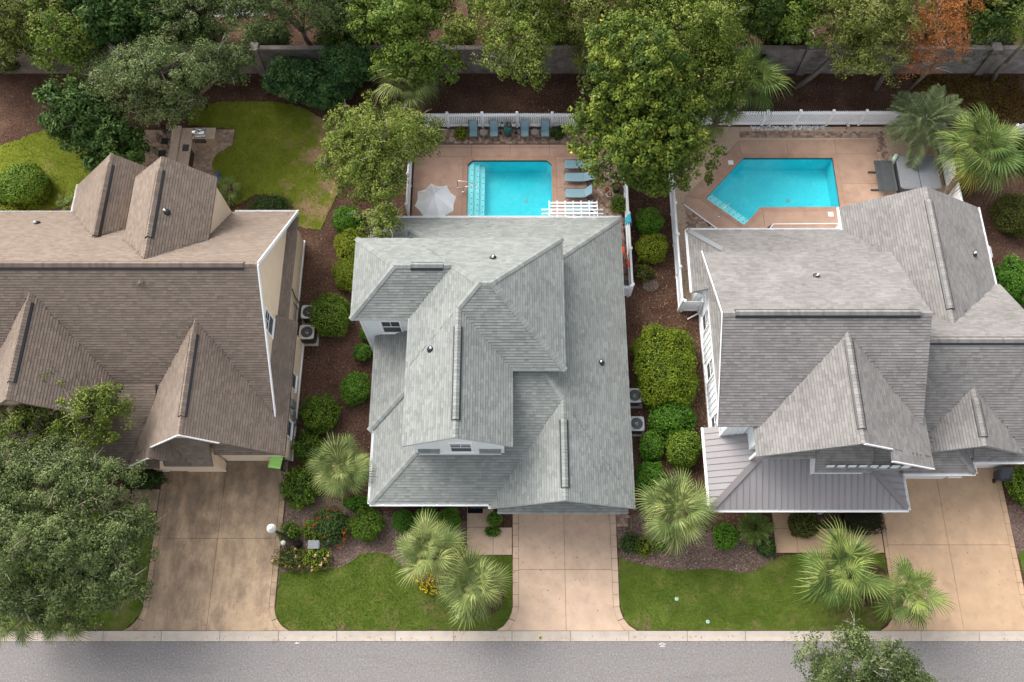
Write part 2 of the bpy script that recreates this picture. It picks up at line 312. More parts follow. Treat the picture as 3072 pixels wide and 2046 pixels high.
while x < 31:
    s = MB(); x1 = x+3.04
    s.add([(x+.012,1.49,.0),(x1-.012,1.49,.0),(x1-.012,2.0,.0),(x+.012,2.0,.0),(x+.012,1.49,.018),(x1-.012,1.49,.018),(x1-.012,1.72,.05),(x+.012,1.72,.05),(x1-.012,1.985,.125),(x+.012,1.985,.125)],
          [(4,5,6,7),(7,6,8,9),(0,1,5,4),(1,2,8,6,5),(2,3,9,8),(3,0,4,7,9)])
    s.build('kerb_segment', m_kerb, kerb); x = x1
MB().box(-60, 60, 1.47, 2.02, -.02, .006).build('kerb_bedding', m_dgrey, kerb)

def slab(parent, poly, m, z=.06, name='slab', z0=.0, rr=None):
    s = MB(); s.rr = random.random() if rr is None else rr
    return s.prism(poly, z0, z).build(name, m, parent)
G = .009
def rect(x0, x1, y0, y1, g=G): return [(x0+g, y0+g), (x1-g, y0+g), (x1-g, y1-g), (x0+g, y1-g)]
def driveway(name, m, xo0, xi0, xc, xi1, xo1, tops, yj, zz=.06, fl=.85, step=.62):
    d = struct(name); (tl, tr) = tops; yb = 2.0
    MB().box(xo0+.06, xo1-.06, yb+.02, max(tl, tr)-.05, 0, zz-.03).build('joint_bed', m_dgrey, d)
    slab(d, rect(xi0, xc, yj, tl), m, zz); slab(d, rect(xc, xi1, yj, tr), m, zz)
    slab(d, [(xc-G, yb+G), (xc-G, yj-G), (xi0+G, yj-G), (xi0+G, 3.2), (xi0-.06, 2.9), (xi0-.2, 2.5), (xi0-.55, yb+G)], m, zz)
    slab(d, [(xc+G, yb+G), (xc+G, yj-G), (xi1-G, yj-G), (xi1-G, 3.2), (xi1+.06, 2.9), (xi1+.2, 2.5), (xi1+.55, yb+G)], m, zz)
    for sx, xi, xo, top in ((-1, xi0, xo0, tl), (1, xi1, xo1, tr)):
        y = 3.2
        while y < top-.1:
            y2 = min(y+step, top); slab(d, rect(min(xi, xo), max(xi, xo), y, y2), m, zz, 'border_slab'); y = y2
        g = sx*G
        slab(d, [(xi+g, 3.2-G), (xo-g, 3.2-G), (xo+sx*.05, 2.9), (xo+sx*.17, 2.62), (xi+sx*.2, 2.52), (xi+sx*.07, 2.9)], m, zz, 'border_slab')
        slab(d, [(xi+sx*.215, 2.49), (xo+sx*.185, 2.59), (xo+sx*.45, 2.25), (xo+sx*fl, yb+G), (xi+sx*.57, yb+G)], m, zz, 'border_slab')
    return d
driveway('driveway', m_driveL, -19.43, -19.1, -15.94, -12.79, -12.5, (10.7, 11.4), 6.75)
driveway('driveway', m_driveC, .03, .355, 2.83, 5.335, 5.67, (8.6, 8.6), 5.11)
driveway('driveway', m_driveR, 20.1, 20.3, 23.57, 26.87, 27.16, (10.4, 10.9), 6.4)

wk = struct('walkway')
slab(wk, rect(-2.46, -1.02, 7.33, 9.2), m_driveC, .05); slab(wk, rect(-2.44, -1.02, 5.87, 7.33), m_driveC, .05); slab(wk, rect(-1.02, .0, 5.87, 7.33), m_driveC, .05)
wk = struct('walkway')
slab(wk, rect(14.24, 15.42, 7.28, 9.2), m_driveR, .05); slab(wk, rect(14.22, 15.42, 5.98, 7.28), m_driveR, .05); slab(wk, rect(15.42, 17.6, 5.98, 7.28), m_driveR, .05); slab(wk, rect(17.6, 20.06, 5.98, 7.28), m_driveR, .05)
wk = struct('walkway')
for k in range(5): slab(wk, rect(-21.0-1.6*k, -19.46-1.6*k if k else -19.46, 8.22, 9.42), m_driveL, .05)
pv = struct('side_paving')
def field(parent, name, boxes, m, limit=300, zt=None):
    """boxes (cx,cy,cz,sx,sy,sz,rz): the nearest `limit` are pieces of their own, the rest one part"""
    boxes = sorted(boxes, key=lambda q: (q[0]**2+q[1]**2+(47-q[2])**2)/max(q[3]*q[4], q[3]*q[5]))
    u = bpy.data.meshes.get(name+'_unit_'+m.name)
    if not u:
        bb = MB().box(-.5, .5, -.5, .5, -.5, .5); u = bb.mesh(name+'_unit_'+m.name); u.materials.append(m)
    for q in boxes[:limit]:
        piece(name, u, parent, Matrix.Translation(q[:3]) @ Matrix.Rotation(q[6], 4, 'Z') @ Matrix.Diagonal((*q[3:6], 1)))
    if len(boxes) > limit:
        s = MB()
        for q in boxes[limit:]: s.rbox(q[:3], q[3:6], q[6], random.random())
        s.build(name+'_field', m, parent, kind='stuff')
def pavers(poly_fn, x0, x1, y0, y1, a=.205, c=.155, z=.045, g=.008, jit=.004):
    out = []; row = 0; y = y0
    while y+c <= y1+.02:
        x = x0-(a/2 if row % 2 else 0)
        while x < x1:
            w = a if random.random() < .75 else a*.75
            cx, cy = x+w/2, y+c/2
            if poly_fn(cx, cy) and cx < x1: out.append((cx, cy, z/2+random.uniform(-jit, jit), w-g, c-g, z, 0))
            x += w
        y += c; row += 1
    return out
field(pv, 'paver', pavers(lambda x, y: True, 5.7, 6.36, 7.38, 8.3), m_paver)

# lawns
def inpoly(poly, x, y):
    c = False; n = len(poly); j = n-1
    for i in range(n):
        if (poly[i][1] > y) != (poly[j][1] > y) and x < (poly[j][0]-poly[i][0])*(y-poly[i][1])/(poly[j][1]-poly[i][1])+poly[i][0]: c = not c
        j = i
    return c
def smooth_poly(poly, it=2, keep=()):
    for _ in range(it):
        q = []
        for i in range(len(poly)):
            p0, p1 = poly[i], poly[(i+1) % len(poly)]
            q += [(.75*p0[0]+.25*p1[0], .75*p0[1]+.25*p1[1]), (.25*p0[0]+.75*p1[0], .25*p0[1]+.75*p1[1])]
        poly = q
    return poly
def curve(pts, n=6):
    """Catmull-Rom through an open list of points"""
    out = []; P = [pts[0]]+list(pts)+[pts[-1]]
    for i in range(1, len(P)-2):
        for k in range(n):
            t = k/n; p = [P[i-1], P[i], P[i+1], P[i+2]]
            out.append(tuple(.5*((2*p[1][j])+(-p[0][j]+p[2][j])*t+(2*p[0][j]-5*p[1][j]+4*p[2][j]-p[3][j])*t*t+(-p[0][j]+3*p[1][j]-3*p[2][j]+p[3][j])*t**3) for j in (0, 1)))
    out.append(pts[-1]); return out
lawnC = [(-12.42,4.95),(-12.42,3.0),(-12.3,2.6),(-12.05,2.3),(-11.6,2.03),(-.8,2.03),(-.3,2.35),(-.02,2.8),(0,3.1),(0,5.84),(-1.3,5.84)]+curve([(-1.3,5.84),(-2.6,5.5),(-4.2,4.3),(-5.6,5.0),(-6.4,5.75),(-7.2,6.0),(-8.1,5.9),(-8.8,5.45),(-9.6,5.15),(-11,5.05),(-12.42,4.95)])[1:-1]
lawnR = [(5.72,5.7),(5.72,3.2),(5.9,2.6),(6.2,2.3),(6.6,2.03),(19.1,2.03),(19.75,2.5),(20.04,3.2),(20.04,5.94),(15.2,5.94)]+curve([(15.2,5.94),(14.3,5.75),(13.4,5.25),(12.5,4.95),(11.6,5.05),(10.6,5.15),(9.2,5.08),(7.9,5.2),(6.7,5.45),(5.72,5.75)])[1:-1]
lawnL = [(-35,2.03),(-20.3,2.03),(-19.85,2.4),(-19.52,2.9),(-19.47,3.3),(-19.47,8.18),(-35,8.18)]
lawnRR = [(27.5,2.03),(35,2.03),(35,6.6),(28.4,6.4),(27.25,5.9)]
bk1 = curve([(-21.2,33.4),(-21.2,34.5),(-19.8,35.1),(-17.8,35.25),(-15.5,35.15),(-13.7,34.7),(-12.0,33.4),(-11.0,32.2),(-10.9,30.5),(-11.0,28.8),(-11.4,27.2),(-11.9,25.6)])+[(-14.0,26.0),(-14.2,27.9),(-16.2,28.2),(-17.4,27.3),(-17.6,28.8)]+curve([(-17.9,29.2),(-18.75,29.4),(-19.2,30.1),(-19.22,30.75),(-18.9,31.3),(-18.4,31.65),(-18.06,31.82)])+[(-18.06,33.1)]
bk0 = [(-36,31.6),(-33.2,31.8),(-30.6,32.95),(-28.6,33.3),(-26.5,32.6),(-26.2,29.0),(-27.4,27.9),(-29.0,27.0),(-36,27)]
def ragged_bed(pl):
    rr = random.Random(9); out = []; n = len(pl)
    for i in range(n):
        p, q = Vector(pl[i]), Vector(pl[(i+1) % n]); k = max(1, int((q-p).length/.25))
        for j in range(k): c = p.lerp(q, j/k); out.append((c.x+rr.uniform(-.18, .18) if -12.3 < c.x < 27 else c.x, c.y+rr.uniform(-.18, .18)))
    return out
grounds = []
def ragged(pl):
    rr = random.Random(5); out = []; n = len(pl)
    for i in range(n):
        p, q = Vector(pl[i]), Vector(pl[(i+1) % n]); L = (q-p).length; k = max(1, int(L/.14))
        straight = abs(p.x-q.x) < .02 or abs(p.y-q.y) < .02
        for j in range(k):
            c = p.lerp(q, j/k); a_ = .012 if straight else .05; out.append((c.x+rr.uniform(-a_, a_), c.y+rr.uniform(-a_, a_)))
    return out
for nm, pl, m in (('front_lawn', lawnC, m_lawn), ('front_lawn', lawnR, m_lawn), ('front_lawn', lawnL, m_lawn), ('front_lawn', lawnRR, m_lawn), ('back_lawn', bk1, m_lawnback), ('back_lawn', bk0, m_lawnback)):
    s = MB().prism(ragged(pl), -.01, .03).build(nm, m, kind='structure'); grounds.append(pl)
# mulch ring under the two front palms at the right
s = MB(); s.prism([(18.75+1.45*math.cos(t)*(1+.08*math.sin(3*t)), 4.35+1.15*math.sin(t)) for t in [k*math.pi/16 for k in range(32)]], 0, .036); s.build('mulch_ring', m_mulch, kind='structure')
s = MB(); s.prism([(16.4+.8*math.cos(t), 4.6+.7*math.sin(t)) for t in [k*math.pi/12 for k in range(24)]], 0, .036); s.build('mulch_ring', m_mulch, kind='structure')
s = MB(); s.prism([(-1.6+1.2*math.cos(t), 3.7+1.0*math.sin(t)) for t in [k*math.pi/12 for k in range(24)]], 0, .036); s.build('mulch_ring', m_mulch, kind='structure')
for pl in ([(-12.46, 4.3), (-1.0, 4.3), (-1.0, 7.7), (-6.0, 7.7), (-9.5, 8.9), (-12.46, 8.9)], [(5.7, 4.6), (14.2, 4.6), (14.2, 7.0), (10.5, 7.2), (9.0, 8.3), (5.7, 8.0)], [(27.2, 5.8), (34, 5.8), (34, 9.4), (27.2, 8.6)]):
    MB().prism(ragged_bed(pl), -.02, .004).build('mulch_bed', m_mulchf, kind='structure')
# blades, chips, litter: nobody could count them
rng = np.random.default_rng(3)
def scatter(name, mats, pts, size, flatn, asp=.5, parent=None, z=.0, label=None, cat=None):
    n = len(pts); P = np.column_stack([pts, np.full(n, z)]) if pts.shape[1] == 2 else pts
    t = rng.uniform(0, 2*np.pi, n); d = np.column_stack([np.cos(t), np.sin(t), rng.normal(0, flatn, n)]); s_ = np.column_stack([-np.sin(t), np.cos(t), rng.normal(0, flatn, n)])
    L = (size*rng.uniform(.6, 1.4, n))[:, None]
    P = P+np.array([0, 0, 1])*(np.abs(d[:, 2:3])*L*.5+np.abs(s_[:, 2:3])*L*asp*.5)
    V = np.stack([P-d*L/2, P+s_*L*asp/2, P+d*L/2, P-s_*L*asp/2], 1).reshape(-1, 3)
    o = np_mesh(name, V, np.arange(4*n).reshape(-1, 4), mats, parent, np.repeat(rng.random(n), 4), 'stuff')
    return tag(o, label, cat)
def samp(n, x0, x1, y0, y1, ok): 
    p = np.column_stack([rng.uniform(x0, x1, n), rng.uniform(y0, y1, n)]); return p[[ok(x, y) for x, y in p]]
def not_lawn(x, y): return not any(inpoly(g, x, y) for g in grounds)
def paved(x, y):
    return (-19.5 < x < -12.45 and y < 11) or (0 < x < 5.7 and y < 8.5) or (20 < x < 27.2 and y < 11) or (-2.5 < x < 0 and 5.8 < y < 9.3) or (14.2 < x < 20 and 5.9 < y < 7.3) or (y > 25 and -7 < x < 7.2 and y < 33.2) or (10 < x < 27 and 25 < y < 33.3) or (-24.7 < x < -18 and 27 < y < 33.1)
scatter('bark_chips', m_chip, samp(52000, -34, 34, 2.1, 44, lambda x, y: not_lawn(x, y) and not paved(x, y)), .085, .25, .4, z=.012, label='dark brown bark chips strewn over the planting beds', cat='mulch')
scatter('bark_chips', m_chipf, np.vstack([samp(5200, -12.4, -.8, 4.4, 8.2, lambda x, y: not_lawn(x, y) and not paved(x, y)), samp(4200, 5.75, 14.1, 4.8, 7.6, lambda x, y: not_lawn(x, y) and not paved(x, y))]), .08, .25, .4, z=.014, label='pale bark chips in the front beds', cat='mulch')
scatter('leaf_litter', m_litter, np.vstack([samp(1500, 7.2, 11.2, 8.5, 28, lambda x, y: True), samp(900, -34, 34, 33.6, 42, lambda x, y: not paved(x, y)), samp(260, -13, -7, 9, 26, lambda x, y: True), samp(160, 1, 6, 33.5, 37, lambda x, y: True), samp(500, -27, 27, 1.2, 1.75, lambda x, y: rng.random() < max(0, (y-1.15)/.5)), samp(90, -27, 27, -1, 1.3, lambda x, y: True), samp(150, -19, -12.6, 2.2, 11, lambda x, y: True), samp(60, .2, 5.5, 2.2, 8, lambda x, y: True), samp(80, 20.3, 27, 2.2, 9.8, lambda x, y: True)]), .075, .3, .5, z=.065, label='dry orange and tan leaves lying on the mulch', cat='leaves')
def blades(name, poly, n, label):
    xs = [p[0] for p in poly]; ys = [p[1] for p in poly]
    x0, x1, y0, y1 = max(min(xs), -33), min(max(xs), 33), min(ys), max(ys)
    p = samp(n, x0, x1, y0, y1, lambda x, y: inpoly(poly, x, y)); k = len(p)
    t = rng.uniform(0, 2*np.pi, k); d = np.column_stack([np.cos(t), np.sin(t), np.zeros(k)]); w = .03
    B = np.column_stack([p, np.full(k, .026)]); tip = B+np.column_stack([rng.normal(0, .022, k), rng.normal(0, .022, k), rng.uniform(.035, .08, k)])
    V = np.stack([B-d*w/2, B+d*w/2, tip], 1).reshape(-1, 3)
    o = np_mesh(name, V, np.arange(3*k).reshape(-1, 3), m_grass, None, np.repeat(rng.random(k), 3), 'stuff'); tag(o, label, 'grass')
blades('grass', lawnC, 30000, 'short mown grass of the middle front lawn')
blades('grass', lawnR, 30000, 'short mown grass of the right front lawn')
blades('grass', lawnL, 22000, 'short mown grass under the big oak at the left')
blades('grass', bk1, 30000, 'patchy yellow green grass of the back lawn beside the outdoor kitchen')
blades('grass', bk0, 14000, 'yellow green grass behind the brown roofed house')

# ---------------------------------------------------------------- pools and decks
def offset(poly, d):
    n = len(poly); out = []
    for i in range(n):
        p0, p1, p2 = Vector(poly[i-1]), Vector(poly[i]), Vector(poly[(i+1) % n])
        e1 = (p1-p0).normalized(); e2 = (p2-p1).normalized(); n1 = Vector((e1.y, -e1.x)); n2 = Vector((e2.y, -e2.x))
        m_ = (n1+n2); m_ = m_/max(m_.length_squared, .2)*2; out.append(tuple(p1+m_*d))
    return out
def pool(name, label, poly, loc, steps, depth=1.35):
    n = len(poly)
    t = thing(name, label, 'pool', loc)
    s = MB(); V = [(x, y, -.13) for x, y in poly]+[(x, y, -depth) for x, y in poly]
    s.add(V, [(i, n+i, n+(i+1) % n, (i+1) % n) for i in range(n)]+[tuple(range(n, 2*n))]); s.build('basin', m_plaster, t)
    s = MB(); o2 = offset(poly, .03)
    V = [(x, y, .05) for x, y in poly]+[(x, y, -.13) for x, y in poly]
    s.add(V, [(i, n+i, n+(i+1) % n, (i+1) % n) for i in range(n)]); s.build('waterline_tile', m_tile, t)
    for (pl, z) in steps[0]:
        st = MB().prism(pl, -depth+.01, z).build('step', m_pstep, t)
    for row, z in steps[1]:
        dm = MB()
        for (x, y) in row: dm.lathe((x, y, z), [(.033, 0), (.033, .008)], 10)
        dm.build('step_marker_row', m_dgrey, t, kind='stuff')
    MB().lathe((loc[0]+.9, loc[1], -depth+.004), [(.14, 0), (.14, .015)], 16).build('drain', m_lgrey, t)
    s = MB(); s.add([(x, y, -.05) for x, y in poly], [tuple(range(n))]); s.build('water', m_water, t)
    return t
x0, x1, y0, y1, q = -2.84, 2.54, 26.42, 30.66, .32
poly1 = [(x0+q, y0), (x1-q, y0), (x1-.14, y0+.14), (x1, y0+q), (x1, y1-q), (x1-.14, y1-.14), (x1-q, y1), (x0+q, y1), (x0+.14, y1-.14), (x0, y1-q), (x0, y0+q), (x0+.14, y0+.14)]
st = []; dots = []
for k, (xa, z) in enumerate(((.38, -.12), (.74, -.36), (1.08, -.60))):
    st.append(([(x0+.02+.36*k, y0+.33), (x0+.33 if k == 0 else x0+.36*k+.02, y0+.02), (x0+xa, y0+.02), (x0+xa, y1-.02), (x0+.33 if k == 0 else x0+.36*k+.02, y1-.02), (x0+.02+.36*k, y1-.33)], z-.0))
    dots.append(([(x0+xa-.1, y0+.3+j*.42+.05*k) for j in range(9)], z+.004))
pool('swimming_pool', 'rectangular turquoise swimming pool with clipped corners and pale entry steps', poly1, (0, 28.5, 0), (st, dots))
deck = struct('pool_deck')
def strip(parent, a, b, w, m, step, name='coping_stone', z=.065):
    a = Vector(a); b = Vector(b); L = (b-a).length; d = (b-a)/L; nrm = Vector((d.y, -d.x)); k = max(1, round(L/step)); s = L/k
    for i in range(k):
        p, r_ = a+d*(i*s+.004), a+d*((i+1)*s-.004); slab(parent, [tuple(p), tuple(r_), tuple(r_+nrm*w), tuple(p+nrm*w)], m, z, name)
strip(deck, (x1-q, y1), (x0+q, y1), .3, m_cope, .72); strip(deck, (x1-q, y0), (x0+q, y0), -.3, m_cope, .72)
strip(deck, (x0, y1-q), (x0, y0+q), .3, m_cope, .72); strip(deck, (x1, y1-q), (x1, y0+q), -.3, m_cope, .72)
for sx, X in ((-1, x0), (1, x1)):
    for sy, Y in ((-1, y0), (1, y1)):
        slab(deck, [(X-sx*q, Y), (X-sx*.14, Y-sy*.14), (X, Y-sy*q), (X+sx*.3, Y-sy*q), (X+sx*.3, Y+sy*.3), (X-sx*q, Y+sy*.3)], m_cope, .065, 'coping_stone')
X0, X1, Y0, Y1 = x0-.305, x1+.305, y0-.305, y1+.305
for xa, xb in ((-6.3, -2.62), (-2.62, -.12), (-.12, 2.42), (2.42, 4.78)):
    slab(deck, rect(xa, xb, Y1 if -3.2 < xa < 2.4 or True else Y1, 31.62), m_deck, .058); slab(deck, rect(xa, xb, 31.62, 31.86), m_deck, .058, 'border_slab')
slab(deck, rect(-6.3, X0, 28.6, Y1), m_deck, .058); slab(deck, rect(-6.3, X0, 25.0, 28.6), m_deck, .058)
slab(deck, rect(X1, 4.78, 28.66, Y1), m_deck, .058); slab(deck, rect(X1, 4.78, 25.0, 28.66), m_deck, .058)
slab(deck, rect(X0, X1, 25.0, Y0), m_deck, .058)
MB().box(-6.28, -3.06, 25.0, 33.16, .002, .03).build('joint_bed', m_dgrey, deck); MB().box(2.76, 7.02, 21.3, 33.16, .002, .03).build('joint_bed', m_dgrey, deck); MB().box(-3.06, 2.76, 30.86, 33.16, .002, .03).build('joint_bed', m_dgrey, deck)
field(deck, 'paver', pavers(lambda x, y: y > 31.9 or x > 4.86, -6.25, 7.0, 21.4, 33.1, z=.055), m_paver)

PA = [(14.92, 30.85), (12.21, 27.87), (14.46, 25.94), (15.6, 27.22), (20.63, 27.25), (20.64, 30.85)]
def lerp(a, b, t): return (a[0]+(b[0]-a[0])*t, a[1]+(b[1]-a[1])*t)
F_, E_, A_, D_ = (12.21, 27.87), (14.46, 25.94), (14.92, 30.85), (15.6, 27.22)
nx, ny = .67, .74
st2 = []; dots2 = []
for k, z in enumerate((-.12, -.36, -.6)):
    w0, w1 = .02+.36*k, .38+.36*k
    def off(p, w): return (p[0]+nx*w, p[1]+ny*w)
    f0, f1, e0, e1 = off(lerp(F_, E_, .01), w0), off(lerp(F_, E_, .01), w1), off(lerp(F_, E_, .985), w0), off(lerp(F_, E_, .985), w1)
    if k < 2:
        st2.append(([f0, e0, e1, f1], z)); dots2.append(([off(lerp(F_, E_, .08+.12*j), w1-.09) for j in range(8)], z+.004))
pool('swimming_pool', 'angled turquoise swimming pool with a diagonal end beside the hot tub', PA, (17, 28.5, 0), (st2, dots2))
deck = struct('pool_deck')
PO = offset(PA, -.3); PAo = PA
if PO[0][1] < PA[0][1]: PO = offset(PA, .3)
for i in range(6):
    a_, b_, c_, d_ = PA[i], PA[(i+1) % 6], PO[(i+1) % 6], PO[i]; L = math.dist(a_, b_); k = max(1, round(L/1.1))
    for j in range(k):
        slab(deck, [lerp(a_, b_, (j+.004)/k), lerp(a_, b_, (j+.996)/k), lerp(d_, c_, (j+.996)/k), lerp(d_, c_, (j+.004)/k)], m_cope, .065, 'coping_stone')
A2, F2, E2, D2, C2, B2 = PO
def shrink(pl, g=.008):
    cx = sum(p[0] for p in pl)/len(pl); cy = sum(p[1] for p in pl)/len(pl); out = []
    for p in pl:
        L = math.dist(p, (cx, cy)); out.append((p[0]+(cx-p[0])*g/L*1.3, p[1]+(cy-p[1])*g/L*1.3))
    return out
for pl in ([A2, (14.7, 32.15), (17.8, 32.2), (17.8, A2[1])], [(17.8, A2[1]), (17.8, 32.2), (B2[0], 32.25), B2], [B2, (B2[0], 32.25), (23.6, 32.3), (23.6, B2[1])],
           [B2, (23.6, B2[1]), (23.6, 28.95), (B2[0], 28.95)], [(B2[0], 28.95), (23.6, 28.95), (23.6, 25.3), (B2[0], 25.3)], [C2, D2, (15.75, 25.72), (16.2, 26.0), (B2[0], 26.05)],
           [(B2[0], 26.02), (16.2, 25.98), (15.9, 25.3), (B2[0], 25.3)], [D2, E2, (14.25, 25.2), (15.5, 25.2), (15.75, 25.72)], [E2, F2, (10.98, 28.0), (10.85, 27.3), (12.75, 25.7), (14.25, 25.2)], [F2, A2, (14.7, 32.15), (10.98, 28.0)]):
    slab(deck, shrink(pl), m_deck2, .058)
MB().bar((10.82, 27.42, .055), (12.75, 25.7, .055), .07, .04).build('drain_strip', m_white, deck)
MB().bar((15.95, 25.62, .065), (16.28, 26.02, .065), .06, .03).bar((16.25, 26.02, .066), (20.6, 26.05, .066), .06, .03).build('drain_strip', m_white, deck)
gp = [(10.06,20.4),(11.0,20.4),(11.0,24.1),(12.0,25.75),(12.05,31.2),(20.8,31.2),(20.8,25.7),(27.5,25.7),(27.5,33.25),(10.06,33.25)]
MB().prism([(10.06,20.4),(11.0,20.4),(11.0,25.75),(12.08,25.78),(12.08,33.25),(10.06,33.25)], 0, .014).build('gravel_bed', m_gravel, kind='structure')
MB().box(12.08, 27.5, 31.02, 33.25, 0, .0141).build('gravel_bed', m_gravel, kind='structure'); MB().box(20.78, 27.5, 25.5, 31.02, 0, .0142).build('gravel_bed', m_gravel, kind='structure')
MB().prism([(12.08,31.02),(12.08,29.1),(13.85,31.02)], -.2, .0139).build('gravel_bed', m_gravel, kind='structure')
pb = pavers(lambda x, y: (14.9 < x < 24.25 and 32.42 < y < 33.0) or (23.7 < x < 24.25 and y > 30.2) or (15.95 < x < 20.3 and 25.3 < y < 25.62) or (10.9 < x < 12.6 and 24.2 < y < 27.3-(x-10.85)*.9), 10.85, 24.3, 24.2, 33.0, z=.05)
field(deck, 'paver', pb, m_paver)
scatter('loose_gravel', m_pebble, samp(9000, 10.1, 27.4, 20.5, 33.2, lambda x, y: (x < 11 and y < 24.2) or (y > 32.95) or (x > 24.3 and y > 27.5) or (x-10.06 < (y-27.8)*.88 and y > 24.5) or x < 10.8), .06, .5, .8, z=.02, label='tan pebbles around the right pool deck', cat='gravel')
scatter('white_stones', m_stonew, samp(420, 15.6, 20.4, 32.98, 33.28, lambda x, y: True), .1, .5, .8, z=.03, label='scattered white stones along the right back fence', cat='stones')

# outdoor kitchen patio of the left house
patio = struct('patio')
pp = [(-24.7,33.0),(-18.1,33.05),(-18.08,31.85)]+curve([(-18.08,31.85),(-18.45,31.62),(-18.95,31.25),(-19.23,30.7),(-19.2,30.1),(-18.75,29.42),(-17.95,29.05)])+[(-17.7,27.5),(-24.7,27.0)]
MB().prism(pp, 0, .03).build('joint_bed', m_paver2, patio)
ed = [q_ for q_ in pp if q_[0] > -19.5 and q_[1] > 29.0]
for i in range(len(ed)-1):
    a_, b_ = Vector(ed[i]), Vector(ed[i+1])
    if (b_-a_).length > .05: strip(patio, ed[i], ed[i+1], .14, m_paver2, .25, 'edging_paver', .05)
field(patio, 'paver', [q_ for q_ in pavers(lambda x, y: inpoly(pp, x, y) and inpoly(pp, x+.08, y) and inpoly(pp, x, y-.07), -24.7, -17.5, 29.0, 33.0, a=.25, c=.2, z=.045)], m_paver2)

# ---------------------------------------------------------------- houses: roofs from eave planes
CAM = Vector((0, 0, 47))
class Block:
    """rectangular roof block; planes: side -> (eave height, pitch[, eave coordinate]); a side without a plane is a gable end"""
    def __init__(s, x0, x1, y0, y1, wall=.35, wz0=0.0, deck=.17, ws=0, ww=0, wallz=None, **pl):
        s.r = (x0, x1, y0, y1); s.wall = wall; s.ws = ws; s.ww = ww; s.wz0 = wz0; s.deck = deck; s.wallz = wallz
        ref = dict(W=x0, E=x1, S=y0, N=y1); s.pl = {k: (v[0], v[1], v[2] if len(v) > 2 else ref[k]) for k, v in pl.items()}
    def ph(s, k, x, y):
        z, p, r = s.pl[k]
        return z+p*(x-r if k == 'W' else r-x if k == 'E' else y-r if k == 'S' else r-y)
    def h(s, x, y): return min(s.ph(k, x, y) for k in s.pl)
    def inside(s, x, y, m=0): return s.r[0]+m <= x <= s.r[1]-m and s.r[2]+m <= y <= s.r[3]-m
    def poly(s, k, inset=0):
        x0, x1, y0, y1 = s.r; i = inset; b_ = i+(s.ws if i else 0); l_ = i+(s.ww if i else 0); P = [(x0+l_, y0+b_), (x1-i, y0+b_), (x1-i, y1-i), (x0+l_, y1-i)]
        for j in s.pl:
            if j == k: continue
            f = lambda p: s.ph(k, *p)-s.ph(j, *p); Q = []
            for a in range(len(P)):
                p, q = P[a], P[(a+1) % len(P)]; fp, fq = f(p), f(q)
                if fp <= 1e-9: Q.append(p)
                if (fp < -1e-9 and fq > 1e-9) or (fp > 1e-9 and fq < -1e-9):
                    t = fp/(fp-fq); Q.append((p[0]+(q[0]-p[0])*t, p[1]+(q[1]-p[1])*t))
            P = Q
            if len(P) < 3: return []
        return P
FR = dict(S=(Vector((1,0)), Vector((0,1))), N=(Vector((-1,0)), Vector((0,-1))), W=(Vector((0,-1)), Vector((1,0))), E=(Vector((0,1)), Vector((-1,0))))
WID = (.22, .27, .32, .38)
def scan(P, d):
    a = []
    for i in range(len(P)):
        (a0, d0), (a1, d1) = P[i], P[(i+1) % len(P)]
        if (d0-d)*(d1-d) <= 0 and abs(d0-d1) > 1e-9: a.append(a0+(a1-a0)*(d-d0)/(d1-d0))
    return (min(a), max(a)) if len(a) >= 2 else None
